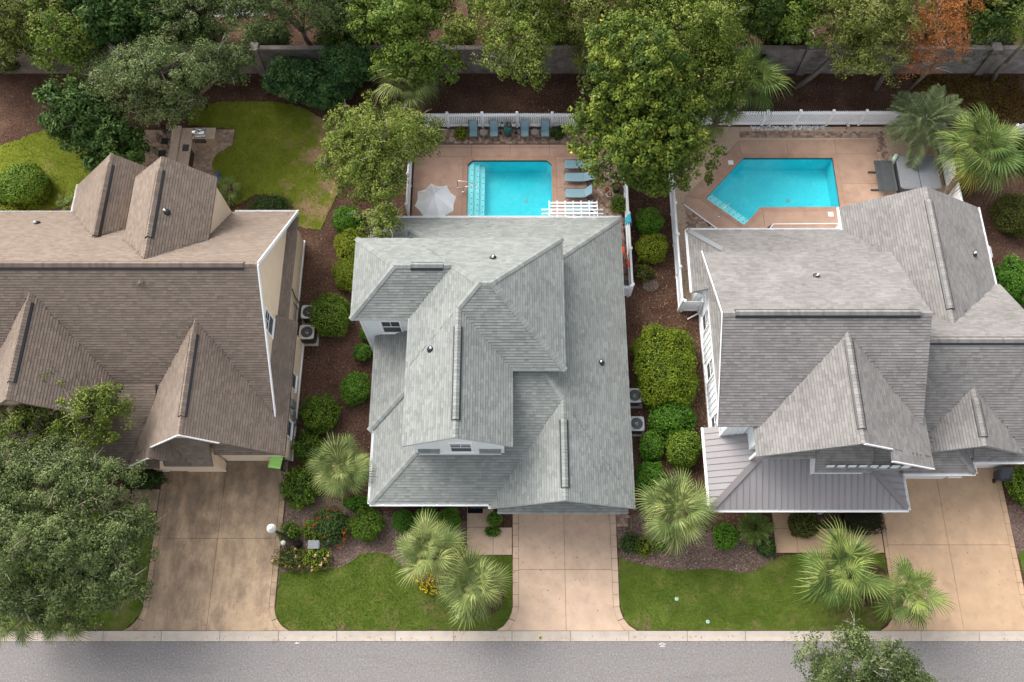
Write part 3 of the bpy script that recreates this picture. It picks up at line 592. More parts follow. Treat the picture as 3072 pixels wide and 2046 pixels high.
def roof(house, blocks, m_sh, m_cap, m_band, m_fascia, m_wall, vents=(), seed=1, nopiece=()):
    rnd = random.Random(seed); loc = org(house)
    dk = MB(); wl = MB(); full = []; rest = MB(); RT = None
    BF = .74
    def add_sh(q, b0, b1, rv):
        q = [Vector(p_) for p_ in q]; l, r2 = q[0].lerp(q[3], BF), q[1].lerp(q[2], BF)
        rest.add([q[0], q[1], r2, l, q[2], q[3], b0, b1], [(0,1,2,3), (3,2,4,5), (6,7,1,0)], rv)
    def hidden(x, y, z, i):
        for j, o in enumerate(blocks):
            if j == i or not o.inside(x, y): continue
            hh = o.h(x, y)
            if hh > z+.025:
                mw = .38 if o.wall is None else o.wall
                if (mw+.03+o.ww <= x-o.r[0] and x <= o.r[1]-mw-.03 and mw+.03+o.ws <= y-o.r[2] and y <= o.r[3]-mw-.03) or hh-z < .45: return True
            elif hh > z-.025 and j < i: return True
        return False
    for i, B in enumerate(blocks):
        for k in B.pl:
            P = B.poly(k)
            if not P: continue
            n = len(P); e_ = -.002*i-.004
            V = [(x, y, B.ph(k, x, y)+e_) for x, y in P]+[(x, y, B.ph(k, x, y)+e_-B.deck) for x, y in P]
            A = sum(P[a][0]*P[(a+1) % n][1]-P[(a+1) % n][0]*P[a][1] for a in range(n)); assert A > 0
            dk.add(V, [tuple(range(n)), tuple(range(n, 2*n))[::-1]]+[(a, n+a, n+(a+1) % n, (a+1) % n) for a in range(n)])
            if B.wall is not None:
                Q = B.poly(k, B.wall+.003*i); n = len(Q)
                if n:
                    V = [(x, y, B.wz0-.002*i) for x, y in Q]+[(x, y, (min(B.ph(k, x, y), B.wallz) if B.wallz else B.ph(k, x, y))-.1-.003*i) for x, y in Q]
                    wl.add(V, [tuple(range(n, 2*n))]+[(a, (a+1) % n, n+(a+1) % n, n+a) for a in range(n)])
            if i in nopiece: continue
            z_, p, r = B.pl[k]; ca = 1/math.sqrt(1+p*p); sa = p*ca; u, w = FR[k]
            o2 = Vector((r, 0)) if k in 'WE' else Vector((0, r))
            L = [((Vector(q)-o2).dot(u), (Vector(q)-o2).dot(w)) for q in P]
            dmin = min(q[1] for q in L); dmax = max(q[1] for q in L); dd = .145*ca; d = dmin
            def P3(a, dd_, lift):
                q = o2+u*a+w*dd_; return Vector((q.x, q.y, z_+p*dd_))+Vector((-w.x*sa, -w.y*sa, ca))*lift
            while d < dmax-.01:
                d1 = min(d+dd, dmax); s0 = scan(L, d+1e-4); s1 = scan(L, d1-1e-4)
                if s0 and s1:
                    lo, hi = min(s0[0], s1[0]), max(s0[1], s1[1]); a = lo-rnd.uniform(0, .3)
                    while a < hi:
                        wd = WID[rnd.randrange(4)]; b_ = a+wd; am, dm = (max(a, lo)+min(b_, hi))/2, (d+d1)/2
                        c3 = P3(am, dm, 0)
                        if not hidden(c3.x, c3.y, c3.z, i):
                            li = .020+rnd.random()*.012
                            if a >= s0[0] and a >= s1[0] and b_ <= s0[1] and b_ <= s1[1] and d1-d > dd*.98:
                                N3 = Vector((-w.x*sa, -w.y*sa, ca)); vw = CAM-c3
                                full.append((-vw.normalized().dot(N3)*wd/vw.length_squared, c3, wd, (u, w, ca, sa), (P3, a, b_, d, d1, li)))
                            else:
                                q = [P3(min(max(a, s0[0]), s0[1]), d, li), P3(min(max(b_, s0[0]), s0[1]), d, li), P3(min(max(b_, s1[0]), s1[1]), d1, .008), P3(min(max(a, s1[0]), s1[1]), d1, .008)]
                                add_sh(q, q[0]-Vector((0,0,li)), q[1]-Vector((0,0,li)), rnd.random())
                        a = b_
                d = d1
    wall = wl.build('wall', m_wall, house); RT = dk.build('roof', m_sh, house); RT.data.materials.append(m_fascia)
    for pg in RT.data.polygons: pg.material_index = 0 if pg.normal.z > .3 else 1
    full.sort(key=lambda q: q[0]); me = {}
    for wd in WID:
        s = MB(); h_ = wd/2-.003; q = .0725
        qb = -q+2*q*BF; zb = .026-.018*BF
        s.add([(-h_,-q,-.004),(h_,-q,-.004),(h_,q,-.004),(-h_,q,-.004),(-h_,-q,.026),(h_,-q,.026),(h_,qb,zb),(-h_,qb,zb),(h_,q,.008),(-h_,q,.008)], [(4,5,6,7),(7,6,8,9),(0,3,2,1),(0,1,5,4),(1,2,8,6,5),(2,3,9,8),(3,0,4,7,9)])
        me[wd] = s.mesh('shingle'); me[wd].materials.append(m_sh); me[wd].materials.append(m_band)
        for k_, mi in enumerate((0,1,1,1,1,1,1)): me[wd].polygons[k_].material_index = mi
    for (_, c3, wd, (u, w, ca, sa), _2) in full[:300]:
        X = Vector((u.x, u.y, 0)); Y = Vector((w.x*ca, w.y*ca, sa)); Z = X.cross(Y)
        M = Matrix(((X.x, Y.x, Z.x, c3.x), (X.y, Y.y, Z.y, c3.y), (X.z, Y.z, Z.z, c3.z), (0, 0, 0, 1)))
        piece('shingle', me[wd], RT, M)
    for (_, c3, wd, _1, (P3, a, b_, d, d1, li)) in full[300:]:
        q = [P3(a, d, li), P3(b_, d, li), P3(b_, d1, .008), P3(a, d1, .008)]
        # P3 closes over the plane of its own loop turn: rebuild from the frame instead
        u, w, ca, sa = _1; N3 = Vector((-w.x*sa, -w.y*sa, ca)); X = Vector((u.x, u.y, 0)); Y = Vector((w.x*ca, w.y*ca, sa)); h_ = wd/2
        q = [c3-X*h_-Y*.0725+N3*li, c3+X*h_-Y*.0725+N3*li, c3+X*h_+Y*.0725+N3*.008, c3-X*h_+Y*.0725+N3*.008]
        add_sh(q, q[0]-N3*li, q[1]-N3*li, rnd.random())
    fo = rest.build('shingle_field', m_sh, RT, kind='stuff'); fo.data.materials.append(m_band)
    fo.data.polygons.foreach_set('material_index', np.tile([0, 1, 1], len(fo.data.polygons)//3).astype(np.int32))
    # caps on every ridge and hip
    for i, B in enumerate(blocks):
        if i in nopiece: continue
        ks = list(B.pl)
        for a in range(len(ks)):
            for b_ in range(a+1, len(ks)):
                P = [p for p in B.poly(ks[a]) if abs(B.ph(ks[a], *p)-B.ph(ks[b_], *p)) < 1e-5]
                if len(P) < 2: continue
                P.sort(key=lambda p: B.ph(ks[a], *p)); p, q = P[0], P[-1]
                if math.dist(p, q) < .3: continue
                A3, B3 = Vector((*p, B.h(*p))), Vector((*q, B.h(*q))); d = (B3-A3).normalized(); L = (B3-A3).length
                def nrm(k):
                    w = FR[k][1]; pp = B.pl[k][1]; c = 1/math.sqrt(1+pp*pp); return Vector((-w.x*pp*c, -w.y*pp*c, c))
                side = []
                for k in (ks[a], ks[b_]):
                    t = d.cross(nrm(k)).normalized()
                    if t.z > 0: t = -t
                    side.append(t)
                up = (nrm(ks[a])+nrm(ks[b_])).normalized(); s = MB(); st_ = .2; wd = .165
                for e0, l0 in ((0, .052), (st_, .036)):
                    pass
                q0, q1 = up*.055, d*(st_*1.15)+up*.036
                s.add([q0+side[0]*wd, q0, q0+side[1]*wd, q1+side[0]*wd, q1, q1+side[1]*wd, side[0]*wd, Vector((0,0,0)), side[1]*wd], [(0,1,4,3), (1,2,5,4), (6,7,1,0), (7,8,2,1)])
                cm = s.mesh('cap_shingle'); cm.materials.append(m_cap)
                for k in range(int(L/st_)):
                    c = A3+d*(k*st_)
                    mid = c+d*st_/2
                    if hidden(mid.x, mid.y, mid.z+.02, i) or any(j != i and o.inside(mid.x, mid.y) and abs(o.h(mid.x, mid.y)-mid.z) < .02 and not (o.h(mid.x+.1, mid.y) < mid.z-.02 and o.h(mid.x-.1, mid.y) < mid.z-.02) for j, o in enumerate(blocks)): continue
                    piece('cap_shingle', cm, RT, Matrix.Translation(c))
    # raised ridge vents with their own caps
    for (p, q, pitch) in vents:
        p, q = Vector(p), Vector(q); d = (q-p).normalized(); t = Vector((-d.y, d.x, 0)); s = MB(); w = .225; dz = w*pitch
        prof = [(-w, -dz-.02), (-w, -dz+.09), (0, .105), (w, -dz+.09), (w, -dz-.02)]
        V = [c+t*x_+Vector((0, 0, z_)) for c in (p, q) for x_, z_ in prof]
        s.add(V, [(k, k+1, k+6, k+5) for k in range(4)]+[(0,1,2,3,4), (9,8,7,6,5)]); rv = s.build('ridge_vent', m_black, RT)
        L = (q-p).length; n = int(L/.165); cm = MB(); st_ = L/n; w2 = .15; z2 = -w2*pitch
        cm.add([t*-w2+Vector((0,0,z2+.138)), Vector((0,0,.150)), t*w2+Vector((0,0,z2+.138)), d*st_*1.1+t*-w2+Vector((0,0,z2+.118)), d*st_*1.1+Vector((0,0,.130)), d*st_*1.1+t*w2+Vector((0,0,z2+.118)),
                t*-w2+Vector((0,0,z2+.08)), Vector((0,0,.09)), t*w2+Vector((0,0,z2+.08))], [(0,1,4,3), (1,2,5,4), (6,7,1,0), (7,8,2,1)])
        cme = cm.mesh('cap_shingle'); cme.materials.append(m_cap)
        for k in range(n): piece('cap_shingle', cme, RT, Matrix.Translation(p+d*(k*st_)))
    return RT, wall
def gutter(house, pts, m=None, tick=.65):
    m = m or m_white; s = MB()
    for p, q in zip(pts[:-1], pts[1:]):
        p, q = Vector(p), Vector(q); d = (q-p).normalized(); t = Vector((d.y, -d.x, 0))     # t points away from the roof
        for o_, w, h, z in ((.055, .11, .012, -.105), (.112, .016, .115, -.05), (.004, .012, .1, -.055)):
            s.bar(p+t*o_+Vector((0,0,z)), q+t*o_+Vector((0,0,z)), w, h)
        L = (q-p).length; k = max(1, int(L/tick))
        for j in range(k+1):
            c = p+d*(L*j/k); s.bar(c+t*0+Vector((0,0,.004)), c+t*.12+Vector((0,0,.004)), .022, .012)
    return s.build('gutter', m, house)
def downspout(house, pts):
    s = MB()
    for p, q in zip(pts[:-1], pts[1:]): s.bar(p, q, .075, .06)
    return s.build('downspout', m_white, house)
def window(house, c, w, h, ax, sgn, rows=2, cols=2, screen=True, sill=True):
    """ax: wall normal axis 'x' or 'y', sgn its direction; c centre on the wall face"""
    def bx(s, a0, a1, z0, z1, o0, o1):
        if ax == 'x': s.box(min(c[0]+sgn*o0, c[0]+sgn*o1), max(c[0]+sgn*o0, c[0]+sgn*o1), c[1]+a0, c[1]+a1, c[2]+z0, c[2]+z1)
        else: s.box(c[0]+a0, c[0]+a1, min(c[1]+sgn*o0, c[1]+sgn*o1), max(c[1]+sgn*o0, c[1]+sgn*o1), c[2]+z0, c[2]+z1)
    s = MB(); t = .1
    bx(s, -w/2-t, w/2+t, h/2, h/2+t, -.02, .05); bx(s, -w/2-t, w/2+t, -h/2-t, -h/2, -.02, .05); bx(s, -w/2-t, -w/2, -h/2, h/2, -.02, .05); bx(s, w/2, w/2+t, -h/2, h/2, -.02, .05)
    wo = s.build('window', m_white, house)
    s = MB(); bx(s, -w/2, w/2, -.025, .025, -.02, .038); 
    for k in range(1, cols): bx(s, -w/2+w*k/cols-.014, -w/2+w*k/cols+.014, .025, h/2, -.02, .030)
    for k in range(1, rows): bx(s, -w/2, w/2, h/2*k/rows-.014, h/2*k/rows+.014, -.02, .029)
    s.build('frame', m_white, wo)
    for i in range(cols):
        for j in range(rows):
            s = MB(); bx(s, -w/2+w*i/cols+.014, -w/2+w*(i+1)/cols-.014, .025+(h/2-.025)*j/rows+.008, .025+(h/2-.025)*(j+1)/rows-.008, -.03, .012); s.build('pane', m_glass, wo)
    s = MB(); bx(s, -w/2, w/2, -h/2, -.026, -.03, .018); s.build('screen', m_screen, wo)
    if sill: s = MB(); bx(s, -w/2-t-.03, w/2+t+.03, -h/2-t-.03, -h/2-t, -.02, .1); s.build('sill', m_white, wo)
    return wo
def vent(house, x, y, z, lean=0):
    s = MB().lathe((x, y, z-.15), [(.045, 0), (.045, .42), (.035, .42)], 12); v = s.build('vent_pipe', m_white, house, True)
    MB().lathe((x, y, z-.12), [(.21, 0), (.2, .12), (.07, .26)], 14).build('boot', m_black, v, True)
def shingle_mat(name, cols, st_=None, noise=(.5, .35)):
    return mat(name, cols, .92, noise, rnd=.42, n2=(9, .12), spec=.08, bump=(120, .4, .01), extra=st_)
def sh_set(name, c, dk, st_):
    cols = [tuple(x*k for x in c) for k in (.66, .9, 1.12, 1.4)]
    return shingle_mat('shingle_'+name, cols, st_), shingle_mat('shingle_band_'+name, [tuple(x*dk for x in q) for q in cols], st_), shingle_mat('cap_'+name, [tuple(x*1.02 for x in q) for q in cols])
m_shL, m_bdL, m_capL = sh_set('brown', (.198,.155,.125), .70, stain_or_glint((.10,.082,.064), .5, .46, .74, amt=.55))
m_shC, m_bdC, m_capC = sh_set('grey_green', (.205,.214,.200), .70, stain_or_glint((.125,.13,.125), .45, .54, .80, (1.2, .7, 1), amt=.45))
m_shR, m_bdR, m_capR = sh_set('grey', (.205,.193,.182), .70, stain_or_glint((.11,.102,.098), .8, .54, .80, (2.2, .6, 1), .5))

# --- middle house
HC = thing('house', 'two storey white house with a grey green hipped shingle roof between the two pools', 'house', (-1, 16, 0))
eU, pU = 6.1, .63; eL = 2.9
bC = [Block(-5.39, 2.72, 14.28, 21.8, W=(eU,pU), E=(eU,pU), S=(eU,pU), N=(eU,pU)),
      Block(-5.39, .03, 10.32, 17.5, W=(eU,pU), E=(eU,pU), wall=.42, ws=-.24),
      Block(-8.4, -2.0, 17.07, 21.8, W=(eU,pU), S=(eU,pU), N=(eU,pU), wall=.36),
      Block(-7.34, 6.35, 8.1, 24.85, W=(eL,.46), S=(eL,.45), E=(eL,.6), N=(eL,.6)),
      Block(-7.63, -4.5, 11.98, 17.35, W=(eL,.46), S=(eL,.46)),
      Block(-1.1, 6.35, 7.85, 13.2, W=(eL,.6), E=(eL,.6), wall=.45),
      Block(-.75, 6.0, 7.62, 8.35, S=(2.72,.6), wall=None, deck=.1),
      Block(-4.75, -3.65, 10.3, 11.0, S=(4.72,.6), wall=None, deck=.1), Block(-1.65, -.55, 10.3, 11.0, S=(4.72,.6), wall=None, deck=.1),
      Block(-8.25, -6.0, 20.5, 24.85, N=(eL,.6), W=(eL,.9), wall=.4)]
zr = eU+pU*2.71
RTc, WLc = roof(HC, bC, m_shC, m_capC, m_bdC, flat('fascia_pale', (.5,.52,.52), .6, .3), m_whitewall, seed=11,
     vents=[((-2.68, 11.2, zr), (-2.68, 16.0, zr), pU), ((-5.2, 19.435, eU+pU*2.365), (-3.55, 19.435, eU+pU*2.365), pU), ((2.625, 8.5, eL+.6*3.725), (2.625, 11.95, eL+.6*3.725), .6)])
gutter(HC, [(-7.34, 8.1, eL), (-1.1, 8.1, eL)]); gutter(HC, [(-7.34, 11.95, eL), (-7.34, 8.1, eL)]); gutter(HC, [(-1.1, 8.1, eL), (-1.1, 7.85, eL)]); gutter(HC, [(6.35, 24.87, eL), (-8.2, 24.87, eL)], tick=1.3)
window(HC, (-2.55, 10.462, 5.35), 1.0, 1.5, 'y', -1, 2, 2)
window(HC, (-6.5, 17.383, 4.35), .95, 1.5, 'y', -1, 1, 2)
s = MB(); s.box(-4.75, -.55, 10.40, 10.56, 4.05, 4.42); s.build('gable_trim', m_white, HC); MB().box(-3.6, -1.7, 10.47, 10.505, 4.42, 6.9).build('gable_panel', m_white, HC)
for k in range(14):
    MB().box(-7.95, -5.5, 17.385, 17.42, 3.2+.2*k, 3.385+.2*k).build('siding_board', m_whitewall, HC)
MB().box(-8.1, -7.97, 17.37, 17.5, 0, 5.9).build('corner_board', m_white, HC)
s = MB(); s.box(.35, 5.3, 8.24, 8.32, .05, 2.25).build('garage_door', m_door, HC)
MB().box(-2.3, -1.4, 8.35, 8.47, .05, 2.1).build('front_door', m_dgrey, HC)
vent(HC, -.99, 20.05, eU+pU*(21.8-20.05)); vent(HC, -4.07, 15.1, eU+pU*(5.39-4.07)); vent(HC, 4.77, 15.5, eL+.6*(6.35-4.77))

# --- left house
HL = thing('house', 'cream stucco house with a steep brown shingle roof and many gables', 'house', (-20, 18, 0))
bL = [Block(-42, -12.6, 12.3, 25.25, wall=.4, N=(2.9,.945), S=(2.98,.926)),
      Block(-25.87, -19.05, 19.5, 27.1, W=(2.9,.97), E=(2.9,.97)),
      Block(-20.72, -16.25, 18.0, 25.4, W=(6.45,.92), E=(6.45,.92), wall=.2),
      Block(-20.1, -12.03, 10.66, 17.5, W=(2.8,1.05), E=(2.8,1.05), wall=.3, ws=.3),
      Block(-20.1, -16.75, 10.12, 11.4, W=(2.8,1.05), E=(2.8,1.05), wall=.3),
      Block(-18.3, -15.74, 10.1, 11.5, S=(2.8,1.1), wall=.28), Block(-15.74, -12.05, 10.72, 11.7, S=(2.8,1.1), E=(2.78,1.02), wall=.28),
      Block(-27.5, -20.75, 12.1, 18.2, W=(4.75,.98), E=(4.75,.98)),
      Block(-12.98, -12.03, 10.9, 18.3, E=(2.8,1.05), wall=None), Block(-13.05, -12.52, 18.3, 24.85, E=(2.95,.9), wall=None, deck=.1),
      Block(-32, -18.6, 10.0, 14, S=(2.7,.5), wall=.6)]
RTl, WLl = roof(HL, bL, m_shL, m_capL, m_bdL, flat('fascia_brown', (.20,.155,.13), .7, .25), m_cream, seed=5,
     vents=[((-40, 18.8, 9.0), (-13.3, 18.8, 9.0), .93), ((-22.46, 21.9, 6.21), (-22.46, 26.4, 6.21), .97), ((-18.485, 20.6, 8.51), (-18.485, 24.6, 8.51), .92), ((-16.065, 11.6, 7.04), (-16.065, 15.9, 7.04), 1.05), ((-24.125, 13.0, 8.06), (-24.125, 17.2, 8.06), .98)])
MB().box(-14.2, -12.31, 11.05, 18.0, 0, 2.95).build('wall', m_cream, HL); MB().box(-14.2, -12.84, 17.9, 24.75, 0, 2.95).build('wall', m_cream, HL)
MB().box(-12.33, -12.24, 11.0, 18.05, 0, .14).build('base_trim', m_white, HL); MB().box(-12.86, -12.77, 18.4, 24.85, 0, .14).build('base_trim', m_white, HL)
MB().bar((-12.56, 25.25, 2.98), (-12.56, 18.82, 9.03), .06, .2).bar((-12.56, 18.78, 9.03), (-12.56, 12.4, 3.05), .06, .2).build('rake_board', m_white, HL)
MB().bar((-16.05, 10.62, 7.08), (-18.3, 10.62, 4.72), .04, .09).build('rake_board', m_white, HL); MB().bar((-16.05, 10.62, 7.08), (-14.6, 10.62, 5.55), .05, .14).build('rake_board', m_white, HL)
MB().bar((-18.42, 10.08, 4.58), (-20.1, 10.08, 2.82), .04, .1).build('rake_board', m_white, HL)
gutter(HL, [(-12.6, 25.25, 2.9), (-16.3, 25.25, 2.9)], tick=30); gutter(HL, [(-25.87, 25.2, 2.9), (-33, 25.2, 2.9)], tick=30); gutter(HL, [(-25.87, 27.1, 2.9), (-25.87, 25.2, 2.9)], tick=30)
window(HL, (-12.985, 17.35, 4.95), .95, 1.5, 'x', 1, 2, 2)
window(HL, (-12.31, 15.25, 1.7), .8, 1.4, 'x', 1, 2, 2); window(HL, (-12.31, 12.5, 1.7), .8, 1.4, 'x', 1, 2, 2)
for nm, y0_, y1_, z0_, z1_ in (('meter_box', 13.7, 14.15, 1.0, 1.8), ('breaker_box', 13.25, 13.6, .8, 1.5), ('junction_box', 12.95, 13.2, .3, .7)):
    MB().box(-12.31, -12.14, y0_, y1_, z0_, z1_).build(nm, m_grey, HL, bevel=.015)
MB().tube([(-12.27, 13.42, .8), (-12.2, 13.3, .3), (-12.0, 13.1, .05)], .03).build('conduit', m_grey, HL, True)
MB().tube([(-12.74, 20.6, .2), (-12.72, 20.5, 1.4), (-12.74, 20.7, 2.0)], .035).tube([(-12.72, 20.1, .4), (-12.7, 20.05, 1.5)], .03).build('conduit', m_dgrey, HL, True)
MB().box(-19.1, -16.6, 10.58, 10.66, .05, 2.3).build('garage_door', m_door, HL); MB().box(-15.4, -13.2, 11.16, 11.24, .05, 2.3).build('garage_door', m_door, HL)
s = MB()
for xa, xb, ya in ((-19.72, -19.12, 10.43), (-16.55, -15.95, 10.43), (-13.15, -12.35, 11.08), (-15.95, -15.42, 11.06)): s.box(xa, xb, ya, ya+.5, 0, 2.75)
s.build('pier', m_cream, HL)
s = MB()
for xa, xb, ya in ((-19.76, -19.08, 10.40), (-16.58, -15.9, 10.40), (-13.18, -12.32, 11.05), (-15.97, -15.4, 11.03)): s.box(xa, xb, ya, ya+.06, 0, .16)
s.box(-19.1, -16.5, 10.38, 10.5, 2.3, 2.7).box(-15.5, -13.1, 11.0, 11.1, 2.3, 2.7); s.build('door_trim', m_white, HL)
vent(HL, -26.84, 23.6, 2.9+.945*1.65); vent(HL, -18.0, 22.3, 6.45+.92*1.75)

# --- right house
HR = thing('house', 'pale board and batten house with a grey shingle roof and standing seam metal porch', 'house', (18, 16, 0))
bR = [Block(10.32, 20.6, 11.5, 21.25, wall=.42, ww=1.25, ws=-.28, N=(5.55,.605), S=(5.55,.6)),
      Block(12.18, 20.86, 9.98, 16.4, wall=.35, ws=.42, ww=-.22, W=(5.38,.605), E=(5.38,.605)),
      Block(18.15, 20.86, 9.38, 10.2, wall=None, deck=.12, E=(5.38,.605)),
      Block(15.3, 18.15, 9.4, 10.85, wall=.12, S=(4.5,.65)),
      Block(18.15, 20.6, 9.55, 10.85, wall=.3, S=(4.4,.65)), Block(12.7, 15.3, 10.05, 10.85, wall=.25, S=(4.85,.65)),
      Block(10.2, 20.6, 20.05, 24.0, wall=.6, N=(3.0,.5), W=(3.0,.5)),
      Block(19.25, 27.42, 16.0, 25.5, wall=.35, W=(3.0,.57), E=(3.0,.57)),
      Block(20.0, 27.7, 10.5, 20.5, wall=.35, N=(3.0,.7), S=(3.0,.62)),
      Block(21.0, 26.75, 10.62, 13.8, wall=.35, W=(3.25,.62), E=(3.25,.62)),
      Block(24.2, 27.7, 10.3, 11.1, wall=.35, S=(2.95,.6)),
      Block(20.45, 24.2, 9.68, 11.3, wall=.35, S=(2.92,.6), E=(2.92,.6)),
      Block(11.0, 12.3, 11.85, 20.9, wall=None, deck=.1, W=(3.35,.7)),
      Block(10.25, 20.5, 7.82, 12.2, wall=None, deck=.08, W=(2.7,.45), S=(2.7,.45), E=(2.7,.45))]
RTr, WLr = roof(HR, bR, m_shR, m_capR, m_bdR, flat('fascia_grey', (.3,.3,.3), .6, .3), m_whitewall, seed=23, nopiece=(13,),
     vents=[((10.95, 16.41, 8.51), (20.0, 16.41, 8.51), .6), ((16.52, 10.7, 8.0), (16.52, 15.2, 8.0), .605), ((23.335, 18.0, 5.33), (23.335, 24.6, 5.33), .57), ((20.9, 15.83, 6.28), (28, 15.83, 6.28), .66), ((23.875, 11.1, 5.03), (23.875, 13.1, 5.03), .62)])
# standing seam porch: every panel and seam strip its own piece
B = bR[13]; pr_ = MB()
porch = MB().box(12.5, 20.1, 8.2, 11.9, 2.4, 2.62).build('porch_ceiling', m_white, HR)
MB().bar((10.32, 7.89, 2.78), (12.7, 10.27, 3.85), .3, .03).build('hip_flashing', m_metalhip, HR); MB().bar((20.43, 7.89, 2.78), (17.9, 10.42, 3.92), .3, .03).build('hip_flashing', m_metalhip, HR)
def clip_poly(P, f):
    Q = []
    for a in range(len(P)):
        p, q = P[a], P[(a+1) % len(P)]; fp, fq = f(p), f(q)
        if fp <= 0: Q.append(p)
        if fp*fq < 0: t = fp/(fp-fq); Q.append((p[0]+(q[0]-p[0])*t, p[1]+(q[1]-p[1])*t))
    return Q
for k, ax_ in (('S', 0), ('W', 1), ('E', 1)):
    P = B.poly(k); lo, hi = min(p[ax_] for p in P), max(p[ax_] for p in P); n = round((hi-lo)/.33); st_ = (hi-lo)/n
    for j in range(n):
        a0, a1 = lo+j*st_, lo+(j+1)*st_
        Q = clip_poly(clip_poly(P, lambda p: (a0+.004)-p[ax_]), lambda p: p[ax_]-(a1-.004))
        if len(Q) < 3: continue
        s = MB(); s.rr = random.random(); m_ = len(Q)
        s.add([(x, y, B.ph(k, x, y)+.012) for x, y in Q]+[(x, y, B.ph(k, x, y)-.02) for x, y in Q], [tuple(range(m_)), tuple(range(m_, 2*m_))[::-1]]+[(a, m_+a, m_+(a+1) % m_, (a+1) % m_) for a in range(m_)])
        # raised seam along the panel's edge
        e = [p for p in Q if abs(p[ax_]-(a0+.004)) < 1e-6]
        if len(e) >= 2:
            e.sort(key=lambda p: B.ph(k, *p)); p, q_ = e[0], e[-1]
            s.bar((p[0], p[1], B.ph(k, *p)+.03), (q_[0], q_[1], B.ph(k, *q_)+.03), .02, .045)
        s.build('roof_panel', m_metalroof, HR)
gutter(HR, [(10.25, 7.82, 2.7), (20.5, 7.82, 2.7)], tick=.8); gutter(HR, [(10.25, 12.2, 2.7), (10.25, 7.82, 2.7)], tick=.8); gutter(HR, [(20.5, 7.82, 2.7), (20.5, 9.68, 2.7)], tick=.8)
gutter(HR, [(20.5, 9.68, 2.92), (24.2, 9.68, 2.92)], tick=.8); gutter(HR, [(24.2, 9.68, 2.92), (24.2, 10.3, 2.92)], tick=2); gutter(HR, [(24.2, 10.3, 2.95), (27.7, 10.3, 2.95)], tick=.8)
gutter(HR, [(19.2, 24.0, 3.0), (10.2, 24.0, 3.0)], tick=1.0); gutter(HR, [(10.2, 24.0, 3.0), (10.2, 20.05, 3.0)], tick=1.0); gutter(HR, [(27.42, 20.5, 3.0), (27.42, 25.5, 3.0)], tick=1.0); gutter(HR, [(19.25, 25.5, 3.0), (19.25, 23.4, 3.0)], tick=1.0)
MB().bar((10.3, 23.9, 3.08), (11.9, 22.3, 3.88), .26, .03).build('valley_flashing', flat('flashing_grey', (.21,.215,.22), .6, .3), HR)
for s_ in (1, -1):
    MB().bar((10.30, 16.41, 8.5), (10.30, 16.41+s_*4.9, 5.56), .03, .1).build('rake_board', m_white, HR)
MB().bar((16.52, 9.95, 8.02), (18.2, 9.95, 7.0), .05, .14).build('rake_board', m_white, HR); MB().bar((18.15, 9.35, 7.0), (20.86, 9.35, 5.36), .05, .14).build('rake_board', m_white, HR)
# west wall with battens and three windows; the wall of the upper storey stands back over a pent strip
MB().box(11.22, 12.4, 11.95, 20.9, 0, 3.4).build('wall', m_whitewall, HR)
for k in range(23):
    y = 12.05+.39*k; MB().box(11.19, 11.225, y, y+.045, 0, 3.38).build('batten', m_white, HR)
MB().box(11.12, 11.23, 11.95, 20.9, 2.55, 2.72).build('belt_trim', m_white, HR); MB().box(11.1, 11.24, 11.85, 12.0, 0, 3.38).build('corner_board', m_white, HR); MB().box(11.14, 11.24, 11.95, 20.9, 0, .2).build('base_trim', m_white, HR)
for y in (12.75, 15.9, 18.9): window(HR, (11.2, y, 1.55), .85, 1.45, 'x', -1, 2, 2)
MB().box(11.0, 12.32, 11.66, 12.2, 2.9, 5.4).build('wall', m_whitewall, HR); MB().box(10.98, 11.1, 11.64, 11.72, 2.9, 5.4).build('corner_board', m_white, HR)
for k in range(4): MB().box(11.3+.28*k, 11.335+.28*k, 11.64, 11.665, 3.2, 5.35).build('batten', m_white, HR)
for xa, xb, ya in ((13.0, 15.3, 10.25), (15.8, 20.4, 9.66)):
    n = int((xb-xa)/.55)
    for k in range(n): MB().box(xa+.55*k, xa+.55*k+.36, ya-.06, ya, 4.3, 4.9).build('transom_panel', m_white if k % 2 else m_whitewall, HR)
downspout(HR, [(10.22, 20.1, 2.9), (10.9, 20.25, 2.4), (11.1, 20.2, 1.9), (11.1, 19.9, .25), (10.45, 19.6, .08)])
for xa in (10.55, 13.2, 16.8, 20.2): MB().box(xa-.11, xa+.11, 8.05, 8.27, 0, 2.62).build('porch_post', m_white, HR)
MB().box(21.0, 23.9, 10.0, 10.06, .06, 2.3).build('garage_door', m_door, HR); MB().box(24.5, 26.8, 10.62, 10.68, .06, 2.3).build('garage_door', m_door, HR)
MB().box(23.0, 23.7, 9.55, 9.75, 2.35, 2.5).build('lamp_bracket', m_white, HR)
MB().box(15.36, 15.44, 9.5, 10.3, 3.5, 4.55).build('corner_board', m_white, HR); MB().box(12.26, 12.33, 10.2, 10.34, 3.6, 5.3).build('corner_board', m_white, HR)
vent(HR, 15.86, 19.2, 5.55+.605*(21.25-19.2)); vent(HR, 26.13, 22.05, 3.0+.57*(27.42-26.13))

